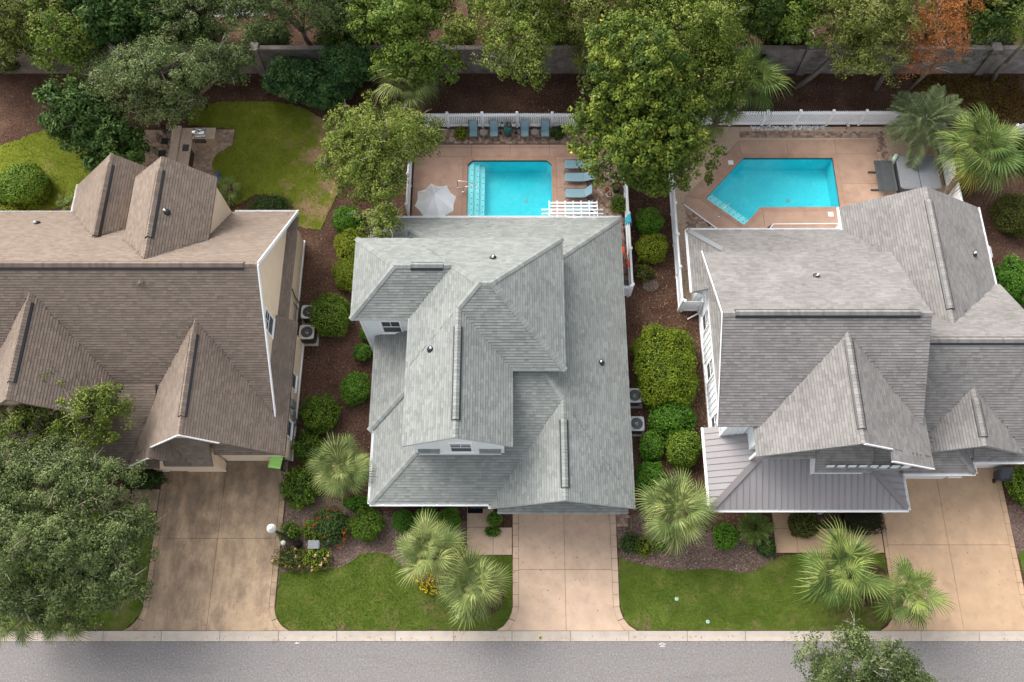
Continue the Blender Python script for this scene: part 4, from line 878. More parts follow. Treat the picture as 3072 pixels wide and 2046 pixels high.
# ---------------------------------------------------------------- fences and back wall
def fence(label, a, b, h=1.5, pw=.09, gap=.028, post=2.25, solid=False, end_posts=True):
    a = Vector((*a, 0)); b = Vector((*b, 0)); L = (b-a).length; d = (b-a)/L; n = Vector((-d.y, d.x, 0)); rz = math.atan2(d.y, d.x)
    t = thing('fence', label, 'fence', a)
    k = max(1, round(L/post)); pm = bpy.data.meshes.get('fence_post_mesh')
    if not pm:
        s = MB().box(-.065, .065, -.065, .065, 0, 1.55).box(-.085, .085, -.085, .085, 1.55, 1.58)
        s.add([(-.085,-.085,1.58),(.085,-.085,1.58),(.085,.085,1.58),(-.085,.085,1.58),(0,0,1.66)], [(0,1,4),(1,2,4),(2,3,4),(3,0,4)])
        pm = s.mesh('fence_post_mesh'); pm.materials.append(m_fence)
    for i in range(k+1): piece('post', pm, t, Matrix.Translation(a+d*(L*i/k)) @ Matrix.Rotation(rz, 4, 'Z') @ Matrix.Diagonal((1, 1, h/1.5, 1)))
    for z in (.22, h-.22):
        MB().bar(a+n*.03+Vector((0,0,z)), b+n*.03+Vector((0,0,z)), .05, .12).bar(a-n*.03+Vector((0,0,z)), b-n*.03+Vector((0,0,z)), .05, .12).build('rail', m_fence, t, kind='stuff')
    key = 'picket_mesh_%d' % int(pw*1000); me = bpy.data.meshes.get(key)
    if not me:
        q = pw/2; s = MB().add([(-q,-.012,0),(q,-.012,0),(q,.012,0),(-q,.012,0),(-q,-.012,1.42),(q,-.012,1.42),(q,.012,1.42),(-q,.012,1.42),(-q*.55,-.012,1.5),(q*.55,-.012,1.5),(q*.55,.012,1.5),(-q*.55,.012,1.5)],
            [(0,3,2,1),(0,1,5,4),(1,2,6,5),(2,3,7,6),(3,0,4,7),(4,5,9,8),(5,6,10,9),(6,7,11,10),(7,4,8,11),(8,9,10,11)])
        me = s.mesh(key); me.materials.append(m_fence)
    x = .1
    while x < L-.08:
        piece('picket', me, t, Matrix.Translation(a+d*x+Vector((0,0,.06))) @ Matrix.Rotation(rz, 4, 'Z') @ Matrix.Diagonal((1, 1, (h-.06)/1.5, 1))); x += pw+gap
    return t
fence('white picket fence behind the four blue armchairs', (-6.4, 33.22), (7.05, 33.24))
fence('white picket fence with white stones along its foot behind the right pool', (10.0, 33.36), (26.9, 33.42))
fence('white fence at the left pool deck under the leaning oak', (-6.45, 26.6), (-6.45, 33.1))
fence('white fence between the left pool pavers and the clipped round shrubs', (7.1, 21.2), (7.1, 33.1), gap=.012)
fence('white fence on the gravel strip beside the right house', (9.98, 20.2), (9.98, 33.2), gap=.008)
fence('short white fence panel at the end of the left pool side yard', (6.35, 21.12), (7.0, 21.12), post=5, pw=.13, gap=.01)
fence('short white fence panel between gravel strip and right house wall', (10.1, 20.14), (11.15, 20.14), post=5, pw=.13, gap=.01)
fence('white fence right of the hot tub below the fan palm', (27.55, 26.3), (27.55, 33.3))
fence('tall white privacy fence at the right edge behind the fan palm', (31.75, 32.0), (36, 33.6), h=1.9, pw=.15, gap=.005)
bw = thing('block_wall', 'long grey concrete block wall with pilasters along the back of the yards', 'wall', (0, 37.6, 0))
bx_ = []
for c in range(12):
    x = -36-(.2 if c % 2 else 0)
    while x < 36:
        bx_.append((x+.2, 37.62, .1+.2*c, .392, .2+random.uniform(-.004, .004), .192, 0)); x += .4
MB().box(-36, 36, 37.54, 37.70, 0, 2.4).build('wall_core', m_conblock, bw); field(bw, 'block', bx_, m_conblock)
for x in range(-36, 37, 6):
    MB().box(x-.25+1.3, x+.25+1.3, 37.36, 37.88, 0, 2.5).build('pilaster', m_conblock, bw); MB().box(x-.3+1.3, x+.3+1.3, 37.31, 37.93, 2.5, 2.58).build('pilaster_cap', m_conblock, bw)
for k in range(120): MB().box(-36+.6*k+.004, -36+.6*k+.596, 37.46, 37.78, 2.402, 2.465, random.random()).build('cap_stone', m_conblock, bw)

# ---------------------------------------------------------------- trees
def leaf_quads(P, Nn, size, asp, r):
    n = len(P); Nn = Nn/np.linalg.norm(Nn, axis=1, keepdims=True)
    t = np.cross(Nn, r.normal(size=(n, 3))); t /= np.linalg.norm(t, axis=1, keepdims=True)+1e-9; s = np.cross(Nn, t)
    L = (size*r.uniform(.65, 1.35, n))[:, None]
    return np.stack([P-t*L*.5, P+s*L*asp*.5+Nn*L*.06, P+t*L*.5, P-s*L*asp*.5+Nn*L*.06], 1).reshape(-1, 3)
def crown_pts(c, rad, nc, nl, cr, r, low=-.45, lump=.2, core=.22):
    d = r.normal(size=(nc*3, 3)); d /= np.linalg.norm(d, axis=1, keepdims=True); d = d[d[:, 2] > low][:nc]; nc = len(d)
    ph = r.uniform(0, 6.28, (6, 1)); fr = r.normal(size=(6, 3))*2.6
    lp = 1+lump*np.sum(np.sin(fr @ d.T+ph), 0)/2.0
    k = np.where(r.random(nc) < core, r.uniform(.35, .65, nc), r.uniform(.72, 1.0, nc))*lp
    C = np.array(c)+d*np.array(rad)*k[:, None]
    off = r.normal(size=(nc, nl, 3)); off /= np.linalg.norm(off, axis=2, keepdims=True); off *= r.uniform(.2, 1.0, (nc, nl, 1))**.5
    sz = cr*r.uniform(.6, 1.35, (nc, 1, 1)); off[:, :, 2] *= .62
    P = (C[:, None, :]+off*sz).reshape(-1, 3)
    Nn = (off*.9+d[:, None, :]*.35+np.array([0, 0, .45])+r.normal(size=off.shape)*.42).reshape(-1, 3)
    return P, Nn, C, d
SHARED = {}
def tree(name, label, lobes, leaf, base, seed, nl=60, cr=.5, ls=.17, asp=.55, dens=2.1, bk=None, tr=.2, twigs=26, cat='tree', group=None, fruit=None, low=-.15, lump=.3, twm=None, share=False):
    r = np.random.default_rng(seed); bk = bk or m_bark
    t = thing(name, label, cat, (*base, 0), group)
    if share:
        (x, y, z, rx, ry, rz) = lobes[0]; key = 'crown_shared_'+leaf.name
        if key not in SHARED:
            P, Nn, C, d = crown_pts((0, 0, 0), (2, 1.8, 2), 210, 95, .5, np.random.default_rng(len(SHARED)+300), -.15, .3)
            rq = np.random.default_rng(9); V = leaf_quads(P, Nn, .16, .6, rq); o = np_mesh(key, V, np.arange(len(V)).reshape(-1, 4), leaf, None, np.repeat(np.repeat(rq.random(len(C)), 95)*.66+rq.random(len(P))*.34, 4)); SHARED[key] = o.data; bpy.data.objects.remove(o)
        piece('crown', SHARED[key], t, Matrix.Translation((x, y, z)) @ Matrix.Rotation(seed*1.7, 4, 'Z') @ Matrix.Diagonal((rx/1.9, ry/1.7, rz/1.9, 1)))
        MB().tube([(*base, 0), (x, y, z*.5), (x+.1, y, z+rz*.3)], [tr, tr*.8, tr*.4], 7).build('trunk', bk, t, True)
        return t
    Vs, rs, allC = [], [], []; dens *= 1.75; cr *= .88; ls *= .98; asp *= 1.1
    if base[1] > 35 and cat == 'tree': lobes = [(a, b+.1, c, d*1.16, e_*1.16, f*1.08) for a, b, c, d, e_, f in lobes]
    for (x, y, z, rx, ry, rz) in lobes:
        area = 2*math.pi*((rx*ry)**1.6/3+(rx*rz)**1.6/3+(ry*rz)**1.6/3)**(1/1.6)*1.5
        P, Nn, C, d = crown_pts((x, y, z), (rx, ry, rz), int(area*dens), nl, cr, r, low, lump)
        Vs.append(leaf_quads(P, Nn, ls, asp, r)); cl = np.repeat(r.random(len(C)), nl); rs.append(np.repeat((cl*.66+r.random(len(P))*.34), 4)); allC.append((C, d))
    V = np.vstack(Vs); np_mesh('crown', V, np.arange(len(V)).reshape(-1, 4), leaf, t, np.concatenate(rs))
    s = MB(); b = Vector((*base, 0)); tops = [Vector(l[:3]) for l in lobes]; c0 = sum(tops, Vector())/len(tops); fork = b.lerp(Vector((c0.x, c0.y, c0.z*.55)), .75)
    s.tube([b, b.lerp(fork, .5)+Vector((r.normal()*.08, r.normal()*.08, 0)), fork], [tr, tr*.8, tr*.7], 8)
    tw = MB()
    for li, (C, d) in enumerate(allC):
        hub = tops[li]-Vector((0, 0, lobes[li][5]*.35)); s.tube([fork, fork.lerp(hub, .5)+Vector((r.normal()*.2, r.normal()*.2, .2)), hub], [tr*.6, tr*.5, tr*.4], 6)
        idx = r.choice(len(C), min(len(C), max(6, twigs//len(allC))), replace=False)
        for q in idx:
            e = Vector(C[q])+Vector(d[q])*.22*r.uniform(-.5, 1.6); m1 = hub.lerp(e, .5)+Vector((r.normal()*.25, r.normal()*.25, r.uniform(0, .5)))
            s.tube([hub, m1, hub.lerp(e, .82)+Vector((0, 0, .1))], [tr*.3, tr*.2, tr*.09], 5)
            f0 = hub.lerp(e, .8)+Vector((0, 0, .1))
            for _ in range(3):
                e2 = e+Vector((r.normal()*.3, r.normal()*.3, r.uniform(.05, .4))); tw.tube([f0, f0.lerp(e2, .6)+Vector((r.normal()*.06, r.normal()*.06, .05)), e2], [.016, .011, .005], 4)
    s.build('trunk', bk, t, True)
    if twigs: tw.build('twigs', twm or m_twig, t, kind='stuff')
    if fruit:
        P = np.vstack([C+d*.35 for C, d in allC]); P = P[r.choice(len(P), fruit[1], replace=False)]; Nn = r.normal(size=P.shape)*.5+np.array([0, -.3, 1])
        Vq = leaf_quads(P, Nn, fruit[2], .6, r); np_mesh('turning_leaves', Vq, np.arange(len(Vq)).reshape(-1, 4), fruit[0], t, np.repeat(r.random(len(P)), 4), 'stuff')
    return t
tree('oak_tree', 'olive oak with drooping twigs in the top left corner', [(-28.5,36.6,6.6,2.8,2.2,2.3), (-30.5,35.0,5.6,1.8,1.5,1.6)], m_oakol, (-29,38.6), 1, ls=.14)
tree('magnolia_tree', 'dark glossy tree left of the top left oak behind the block wall', [(-23.9,36.6,5.8,2.5,2.1,2.8), (-22.4,37.6,5.2,1.9,1.6,2.0)], m_magd, (-23.6,38.6), 2, ls=.22, asp=.5, twigs=0)
tree('live_oak_tree', 'grey green live oak with bare limbs above the outdoor kitchen patio', [(-21.3,32.5,6.4,3.0,2.3,2.1), (-18.4,33.6,5.6,2.3,1.7,1.6), (-20.6,31.2,5.0,2.6,1.6,1.4), (-23.4,33.5,5.4,1.7,1.6,1.5), (-16.9,34.4,5.0,1.5,1.2,1.2)], m_oak, (-20.3,34.9), 3, ls=.12, cr=.48, twigs=90, dens=2.6, nl=72)
tree('magnolia_tree', 'dense dark magnolia beside the patio behind the brown gables', [(-25.2,30.6,3.9,2.35,2.1,3.0), (-23.9,29.4,3.0,1.9,1.7,2.2)], m_magd, (-25,30), 4, ls=.22, asp=.5, twigs=0, dens=2.6)
tree('oak_tree', 'green tree over the back road near the top left', [(-18.9,37.6,6.2,2.2,1.7,2.4)], m_oak, (-18.8,39.5), 5, ls=.15)
tree('oak_tree', 'slender green tree by the left end of the block wall', [(-26.3,34.4,5.6,1.9,1.3,2.3)], m_bright, (-26.6,35.6), 6, ls=.15)
tree('oak_tree', 'broad dark green oak above the blue green shrub mass', [(-13.9,37.4,6.4,3.3,1.9,2.2), (-10.9,37.9,5.8,2.0,1.6,1.8), (-16.2,38.1,6.2,1.9,1.6,1.8), (-13.5,40.5,5.5,3,2,2)], m_oak, (-13.6,39.8), 7, ls=.12, dens=2.4, twigs=34)
tree('elm_tree', 'light green upright tree behind the left pool fence', [(-6.9,36.6,5.6,2.2,2.0,2.4), (-5.9,34.6,4.6,1.9,1.4,1.9), (-7.9,38.6,6.2,2.1,1.8,2.0), (-5.6,38.4,6.0,1.7,1.6,1.8)], m_bright, (-5.0,36.2), 8, ls=.17, dens=2.3)
tree('elm_tree', 'yellow green airy tree with pale limbs right of the pilaster', [(.3,35.6,6.6,2.3,2.0,2.1), (.6,33.7,5.6,1.7,1.5,1.5), (-.6,37.8,6.8,2.0,1.8,1.9), (1.6,37.2,6.6,1.5,1.5,1.6)], m_oaklt, (.8,37.0), 9, ls=.125, dens=2.3, twigs=60)
tree('oak_tree', 'pale olive tree touching the top of the tall magnolia', [(5.0,37.2,5.4,2.0,1.9,2.3), (5.6,35.2,4.4,1.6,1.4,1.6)], m_oakol, (5.2,38.6), 10, ls=.14, twigs=36)
tree('magnolia_tree', 'tall bright green magnolia with yellow leaves between the two pools', [(7.6,31.4,7.2,2.9,2.9,3.4), (7.1,29.2,5.2,3.2,3.0,3.4), (8.2,27.4,4.3,2.6,1.9,2.6), (6.2,30.6,4.6,1.8,1.8,2.3), (8.9,30.2,5.4,2.2,2.2,2.9)], m_mag, (8.5,30.5), 11, ls=.2, asp=.5, cr=.46, nl=56, dens=2.5, twigs=0, lump=.24, fruit=(m_yel, 46, .2))
tree('oak_tree', 'wide olive green oak behind the tall magnolia', [(10.6,35.2,6.2,2.9,2.4,2.5), (11.9,33.2,5.0,2.0,1.7,2.0), (9.2,37.4,6.5,2.4,2.0,2.2)], m_oaklt, (10.8,36.4), 12, ls=.13, dens=2.6)
tree('oak_tree', 'dark green tree above the two fan palms at the back', [(14.6,38.4,5.8,2.3,1.9,2.2), (16.8,38.0,5.6,2.0,1.7,2.0), (15.4,40.6,6.2,2.6,1.8,1.8)], m_dark, (15.4,39.2), 13, ls=.16, dens=2.4)
tree('oak_tree', 'yellow green oak right of the dark tree at the top', [(17.6,36.9,5.4,1.5,1.3,1.6), (18.2,38.7,5.4,1.4,1.4,1.6)], m_bright, (18.0,38.5), 113, ls=.16)
tree('willow_tree', 'drooping olive green tree with a leaning pale trunk before the block wall', [(20.9,36.6,6.0,2.3,2.1,2.3), (21.4,34.8,4.8,1.7,1.3,1.8), (19.7,38.0,6.4,2.0,1.8,1.9), (22.3,38.0,6.2,1.7,1.7,1.9)], m_oakol, (18.9,36.3), 14, ls=.16, asp=.35, dens=2.4)
tree('cypress_tree', 'rust orange bald cypress against the block wall', [(25.2,36.2,5.8,1.8,1.6,2.0), (26.3,37.9,6.6,2.0,1.5,1.6), (24.8,35.2,4.2,1.2,1.0,1.3), (25.2,39.6,6.4,1.7,1.4,1.4)], m_cyp, (24.2,36.2), 15, ls=.13, asp=.3, dens=2.2, nl=34, twigs=40, cr=.42)
tree('cypress_tree', 'smaller rust orange cypress beside the larger one', [(27.3,36.3,4.4,1.1,1.0,1.5)], m_cyp, (26.3,36.0), 16, ls=.13, asp=.3, dens=2.2, nl=34, cr=.4, tr=.13)
tree('oak_tree', 'dark green tree right of the orange cypress', [(29.2,38.0,4.8,1.9,1.9,2.4), (28.4,39.8,5.2,1.6,1.5,1.8)], m_dark, (29.0,38.8), 17, ls=.18, dens=2.4)
tree('pine_tree', 'bright yellow green tree at the top right corner', [(31.6,36.3,5.6,1.5,1.4,2.0)], m_bright, (32.2,37.0), 18, ls=.14, asp=.3)
for k, (x, y, z, rr, m, lb) in enumerate(((-33.5,38.6,5,2.4,m_oak,'grey green tree at the far left beyond the wall'), (3.0,40.0,5.8,2.2,m_dark,'dark tree behind the pale olive tree at the top'), (8.0,40.4,6,2.5,m_dark,'dark green tree at the top middle behind the olive oak'), (12.2,40.2,6,2.3,m_oak,'green tree at the top right of the olive oak'), (22.6,41.0,5.8,2.4,m_oak,'green tree far behind the drooping tree'), (-2.8,41.2,5.4,2.0,m_dark,'dark tree at the top behind the yellow green airy tree'), (-24.8,41.0,5.4,2.4,m_dark,'dark tree at the top edge by the back road'), (33.6,40,5.4,2.2,m_dark,'dark tree beyond the top right corner'), (19.5,41.2,5.6,2.0,m_dark,'dark tree between the yellow green oak and drooping tree'), (-31.5,40.6,5,2.5,m_oakol,'olive tree at the top left corner behind the drooping oak'), (-28.0,40.2,4.6,2.2,m_dark,'dark tree between the top left oak and dark glossy tree'), (-15.8,41.6,5,2.3,m_oakol,'olive tree at the top edge right of the back road'), (-9.8,41.6,5.2,2.6,m_oak,'green tree at the top edge behind the upright light green tree'), (.6,41.4,5.6,2.4,m_oakol,'olive tree at the top edge behind the airy tree'), (5.6,41.6,5.8,2.2,m_oakol,'olive tree at the top edge behind the pale olive tree'), (16.8,42.2,5.6,2.3,m_oakol,'olive tree at the top edge above the dark tree'))):
    tree('oak_tree', lb, [(x, y, z, rr, rr*.85, rr)], m, (x, y+.4), 40+k, share=True)
for k, (x, y, rr, m, lb) in enumerate(((-33,38.9,1.3,m_dark,'dark understorey bush behind the wall at the far left'), (-26.4,39.6,1.4,m_magd,'dark understorey bush behind the wall left of the oak'), (-21.2,39.3,1.3,m_dark,'understorey bush behind the wall above the live oak'), (-16.6,39.2,1.4,m_oak,'understorey bush behind the wall near the back road'), (-11.0,39.6,1.5,m_dark,'understorey bush behind the wall above the shrub mass'), (-8.8,40.0,1.5,m_bright,'bright understorey bush behind the upright tree'), (-3.6,39.0,1.1,m_oaklt,'light understorey bush behind the pilaster'), (3.0,39.2,1.3,m_bright,'green understorey bush behind the wall left of the magnolia top'), (7.4,38.9,1.4,m_oak,'understorey bush behind the wall under the olive oak'), (13.2,39.2,1.4,m_bright,'green understorey bush behind the wall right of the olive oak'), (17.6,40.0,1.6,m_dark,'dark understorey bush behind the wall near the drooping tree'), (23.6,39.8,1.5,m_oaklt,'light understorey bush left of the orange cypress'), (28.0,41.4,1.7,m_bright,'green understorey bush behind the orange cypress'), (31.6,39.6,1.6,m_oak,'understorey bush behind the wall at the top right'), (-12.6,34.9,.8,m_teall,'small blue green bush in front of the shrub mass'), (15.9,36.6,1.0,m_dark,'dark bush before the wall below the dark tree'))):
    tree('understorey_bush', lb, [(x, y, rr*.9, rr*1.35, rr, rr*1.1)], m, (x, y), 80+k, cat='bush', tr=.06, share=True)
tree('oleander_shrub', 'blue green shrub mass along the wall, left half', [(-14.9,35.7,1.3,1.5,1.1,1.2), (-12.9,35.6,1.4,1.3,1.2,1.3), (-13.9,36.5,1.6,1.4,.8,1.4)], m_teall, (-14,35.9), 19, ls=.2, asp=.4, cat='shrub', twigs=0, tr=.06, dens=2.6, low=-.2)
tree('oleander_shrub', 'blue green shrub mass along the wall, taller right half', [(-11.0,36.1,2.0,1.8,1.1,1.7), (-9.3,36.3,2.1,1.3,1.0,1.6), (-11.6,35.3,1.3,1.2,.9,1.1)], m_teall, (-10.6,36.2), 20, ls=.2, asp=.4, cat='shrub', twigs=0, tr=.06, dens=2.6, low=-.2)
tree('oak_tree', 'leaning oak with pale dead twigs over the left pool fence', [(-7.6,28.0,5.2,2.4,2.1,1.9), (-6.3,28.9,4.8,1.5,1.4,1.4), (-4.9,29.4,4.4,1.1,1.1,.9), (-9.6,27.6,4.6,1.6,1.4,1.4), (-7.9,26.0,4.6,2.0,1.5,1.6), (-7.3,23.6,4.8,1.3,1.1,1.0), (-9.4,29.6,4.6,1.3,1.1,1.2), (-6.9,29.9,4.6,1.7,1.1,1.3)], m_oaklt, (-8.0,26.6), 21, ls=.12, dens=2.5, nl=70, twigs=100, cr=.44)
tree('live_oak_tree', 'big spreading live oak with pale bare limbs over the left front lawn', [(-23.0,9.0,5.8,3.1,2.0,1.8), (-20.6,8.6,5.4,2.0,1.7,1.5), (-21.6,6.0,5.6,2.7,1.9,1.8), (-19.6,5.0,4.4,2.1,2.0,1.6), (-20.9,3.7,4.0,2.6,1.5,1.5), (-24.2,5.6,5.2,2.4,2.2,1.9), (-23.4,3.6,4.4,1.7,1.3,1.3), (-19.2,6.8,4.6,1.6,1.5,1.4), (-24.8,8.4,5.2,1.8,1.8,1.6)], m_oak, (-22.2,6.2), 22, ls=.11, dens=2.8, nl=82, twigs=130, cr=.44)
tree('live_oak_tree', 'smaller light green live oak against the brown roof at the left edge', [(-23.9,13.3,5.8,1.5,1.4,1.3), (-20.9,12.2,5.6,1.5,1.5,1.3), (-22.4,11.6,5.2,1.6,1.2,1.2), (-24.6,11.6,5.4,1.3,1.2,1.2)], m_oaklt, (-22.6,10.2), 23, ls=.12, dens=2.6, nl=74, twigs=60, cr=.44)
tree('street_tree', 'green street tree at the bottom edge of the road', [(16.4,-.2,4.6,2.3,1.7,1.7), (18.3,-.6,4.2,1.5,1.3,1.3), (14.7,-.3,4.2,1.2,1.3,1.2), (16.3,1.3,4.2,1.0,.8,.9), (16.6,-2.4,4.6,2.6,1.5,1.6)], m_oak, (16.5,-4.6), 24, ls=.11, dens=2.6, nl=76, twigs=50)

# ---------------------------------------------------------------- palms
def fan_mesh(name, seed, L=1.1, pet=.8, droop=.35, nseg=24, m=None, spread=R(190), w0=.03):
    r = random.Random(seed); s = MB()
    s.tube([(0,0,0), (pet*.5,0,.06), (pet,0,.02)], [.024, .017, .012], 5, .35)
    for k in range(nseg):
        q = k/(nseg-1)-.5; t = q*spread; ln = L*(1-.30*abs(q)*2)*r.uniform(.9, 1.08); w = w0*r.uniform(.8, 1.2)
        o = Vector((pet+.2*(1-abs(q)*2), 0, .02)); d = Vector((math.cos(t), math.sin(t), 0)); n_ = Vector((-d.y, d.x, 0)); up = .16*(1-abs(q)*2)-.05
        fold = Vector((0, 0, .022 if k % 2 else -.008))
        p1 = o+d*ln*.4+Vector((0,0,up*ln*.5))+fold; p2 = o+d*ln*.72+Vector((0,0,up*ln*.5-droop*.2*ln)); p3 = o+d*ln*.97+Vector((0,0,-droop*r.uniform(.5, .95)*ln))+n_*r.uniform(-.04, .04)
        rr = .25+.3*r.random()+.25*(k % 2)
        s.add([o-n_*.006, o+n_*.006, p1+n_*w, p1-n_*w, p2+n_*w*.62, p2-n_*w*.62, p3], [(0,1,2,3), (3,2,4,5), (5,4,6)], rr)
    me = s.mesh(name); me.materials.append(m); return me
def feather_mesh(name, seed, L=1.9, nl=34, ll=.55, arch=.5, m=None, w=.022):
    r = random.Random(seed); s = MB(); pts = [Vector((L*t*(1-.16*arch*t), 0, L*(.42*arch*t-.75*arch*t*t))) for t in [k/10 for k in range(11)]]
    s.tube(pts, [.03*(1-.85*k/10) for k in range(11)], 5, .4)
    for k in range(nl):
        t = .18+.82*k/nl; i = min(9, int(t*10)); p = pts[i].lerp(pts[i+1], t*10-i); f = math.sin(math.pi*min(1, t*.85+.1))**.6
        for sg in (-1, 1):
            ln = ll*f*r.uniform(.85, 1.1)+.08; d = Vector((.62, sg*.78, .34)).normalized(); n_ = Vector((.8, -sg*.5, 0)); e1 = p+d*ln*.55; e2 = p+d*ln+Vector((0,0,-.28*ln))
            s.add([p-n_*w*.4, p+n_*w*.4, e1+n_*w, e1-n_*w, e2], [(0,1,2,3), (3,2,4)], r.random())
    me = s.mesh(name); me.materials.append(m); return me
FAN = {}
for key, m in (('a', m_palm), ('g', m_palmg), ('y', m_frdead), ('d', m_frbrown)):
    FAN[key] = [fan_mesh('frond_'+key, 5*i+3, 1.12, .8, .42+.2*i, m=m) for i in range(3)]
FAN['ca'] = [fan_mesh('frond_heart_a', 60+i, .75, .12, .25+.15*i, 30, m_palm, R(330)) for i in range(3)]
FAN['cg'] = [fan_mesh('frond_heart_g', 70+i, .75, .12, .25+.15*i, 30, m_palmg, R(330)) for i in range(3)]
PIN = [feather_mesh('frond_pin', i, m=m_pindo) for i in range(3)]
SAG = [feather_mesh('frond_sago', 9+i, L=1.0, nl=30, ll=.17, arch=.55, m=m_palmg, w=.012) for i in range(3)]
def palm(name, label, x, y, z, rad, kind='a', n=34, seed=0, base=None, yellow=0, trunk_r=.17, stiff=0, cat='palm', tilt=0):
    r = random.Random(seed); b = base or (x, y); t = thing(name, label, cat, (*b, 0), 'palms' if cat == 'palm' else None)
    H_ = z-.35; TL = Euler((r.uniform(-.22, .22), r.uniform(-.22, .22), 0)).to_matrix().to_4x4()
    if H_ > .3:
        s = MB(); k = max(3, int(H_/.25)); s.tube([Vector((b[0]+(x-b[0])*(i/k), b[1]+(y-b[1])*(i/k), H_*i/k)) for i in range(k+1)], [trunk_r*(1.15 if i % 2 else .95) for i in range(k+1)], 10); s.build('trunk', m_palmbark, t, True)
        s = MB()
        for i in range(16):
            a = i*2.4; h = H_*(.75+.25*i/16); s.bar((x+math.cos(a)*trunk_r*.7, y+math.sin(a)*trunk_r*.7, h), (x+math.cos(a)*(trunk_r+.22), y+math.sin(a)*(trunk_r+.22), h+.2), .07, .03)
        s.build('boots', m_palmbark, t, kind='stuff')
    n = int(n*(.52 if kind == 'a' else .48)) if kind in 'ag' else n
    ms = {'a': FAN['a'], 'g': FAN['g'], 'p': PIN, 's': SAG}[kind]; base_len = {'a': 1.85, 'g': 1.85, 'p': 1.75, 's': .95}[kind]
    if kind in 'ag': rad *= 1.1
    for i in range(n+(12 if kind in 'ag' else 0)):
        f = min(.999, i/n); el = R(72-100*f**.85+r.uniform(-12, 12)+stiff)
        if i >= n: el = R(r.uniform(0, 50)); f = .25
        if i >= n+7: el = R(r.uniform(-15, 40)); f = -.4
        az = i*2.39996+r.uniform(-.2, .2); sc = rad/base_len*r.uniform(.86, 1.06)*(1.0 if f > .2 or f < 0 else .8)
        me = ms[r.randrange(3)]; sc *= r.uniform(.84, 1.08)*(.62 if i >= n else 1)
        if i >= n+7 and kind in 'ag': me = FAN['c'+kind][i % 3]
        if n-yellow <= i < n: me = FAN['y'][i % 3]
        M = Matrix.Translation((x, y, z)) @ TL @ Matrix.Translation((-x, -y, -z)) @ Matrix.Translation((x+math.cos(az)*.06, y+math.sin(az)*.06, z-.25+.3*(1-f))) @ Matrix.Rotation(az, 4, 'Z') @ Matrix.Rotation(-el, 4, 'Y') @ Matrix.Rotation(r.uniform(-.35, .35), 4, 'X') @ Matrix.Diagonal((sc, sc*r.uniform(.85, 1.05), sc, 1))
        piece('frond', me, t, M)
    if kind in 'ag' and z > 1.5:
        for i in range(3):
            az = r.uniform(0, 6.28); sc = rad/1.85*r.uniform(.6, .85)
            piece('dead_frond', FAN['d'][i], t, Matrix.Translation((x, y, z-.4)) @ Matrix.Rotation(az, 4, 'Z') @ Matrix.Rotation(R(r.uniform(25, 60)), 4, 'Y') @ Matrix.Diagonal((sc, sc*.7, sc, 1)))
    return t
palm('fan_palm', 'fan palm behind the left pool fence above the leaning oak', -6.6, 33.5, 3.9, 2.1, 'a', 34, 1)
palm('fan_palm', 'tall fan palm right of the big magnolia behind the fence', 14.6, 33.9, 4.0, 2.2, 'g', 32, 2)
palm('fan_palm', 'lower fan palm leaning over the fence right of the big magnolia', 12.8, 32.1, 3.0, 1.75, 'g', 22, 3, base=(12.9, 32.7))
palm('pindo_palm', 'feathery pindo palm behind the hot tub at the fence', 25.8, 32.0, 2.4, 2.45, 'p', 30, 4, base=(25.7, 32.2))
palm('fan_palm', 'large fan palm with yellow frond tips right of the hot tub', 28.0, 29.2, 3.6, 2.55, 'g', 62, 5, base=(26.9, 27.6), yellow=2)
palm('fan_palm', 'pale fan palm at the left front corner of the grey green roof', -9.0, 10.1, 2.5, 1.75, 'a', 40, 6)
palm('fan_palm', 'pale fan palm over the yellow flowers by the middle walkway', -4.2, 5.7, 2.8, 1.85, 'a', 28, 7, base=(-4.3, 5.9))
palm('fan_palm', 'pale fan palm on the middle front lawn near the kerb', -2.0, 4.1, 2.5, 1.95, 'a', 36, 8, base=(-1.8, 4.1))
palm('fan_palm', 'large pale fan palm right of the middle garage', 8.45, 7.75, 3.0, 2.15, 'a', 42, 9)
palm('fan_palm', 'large loose fan palm on the right front lawn', 16.5, 4.8, 3.0, 2.25, 'g', 30, 10, base=(16.6, 4.8))
palm('fan_palm', 'fan palm at the edge of the right driveway', 19.6, 3.75, 3.0, 1.75, 'g', 30, 11, base=(18.6, 4.1), yellow=1)
palm('fan_palm', 'fan palm half hidden under the big live oak at the left kerb', -24.4, 2.6, 3.0, 1.5, 'g', 24, 12)
palm('fan_palm', 'low fan palm reaching over the kerb under the live oak', -22.6, 2.5, 2.2, 1.4, 'g', 20, 13)
palm('sago_palm', 'small round sago palm below the metal porch roof', 13.05, 7.2, .7, .95, 's', 60, 14, cat='sago palm')
palm('fan_palm', 'small bright fan palm by the brown gable near the back lawn', -17.9, 28.0, .8, .95, 'g', 30, 15, cat='small palm')
palm('fan_palm', 'small fan palm at the back left corner of the brown roof', -27.7, 27.2, .6, .7, 'g', 22, 16, cat='small palm')

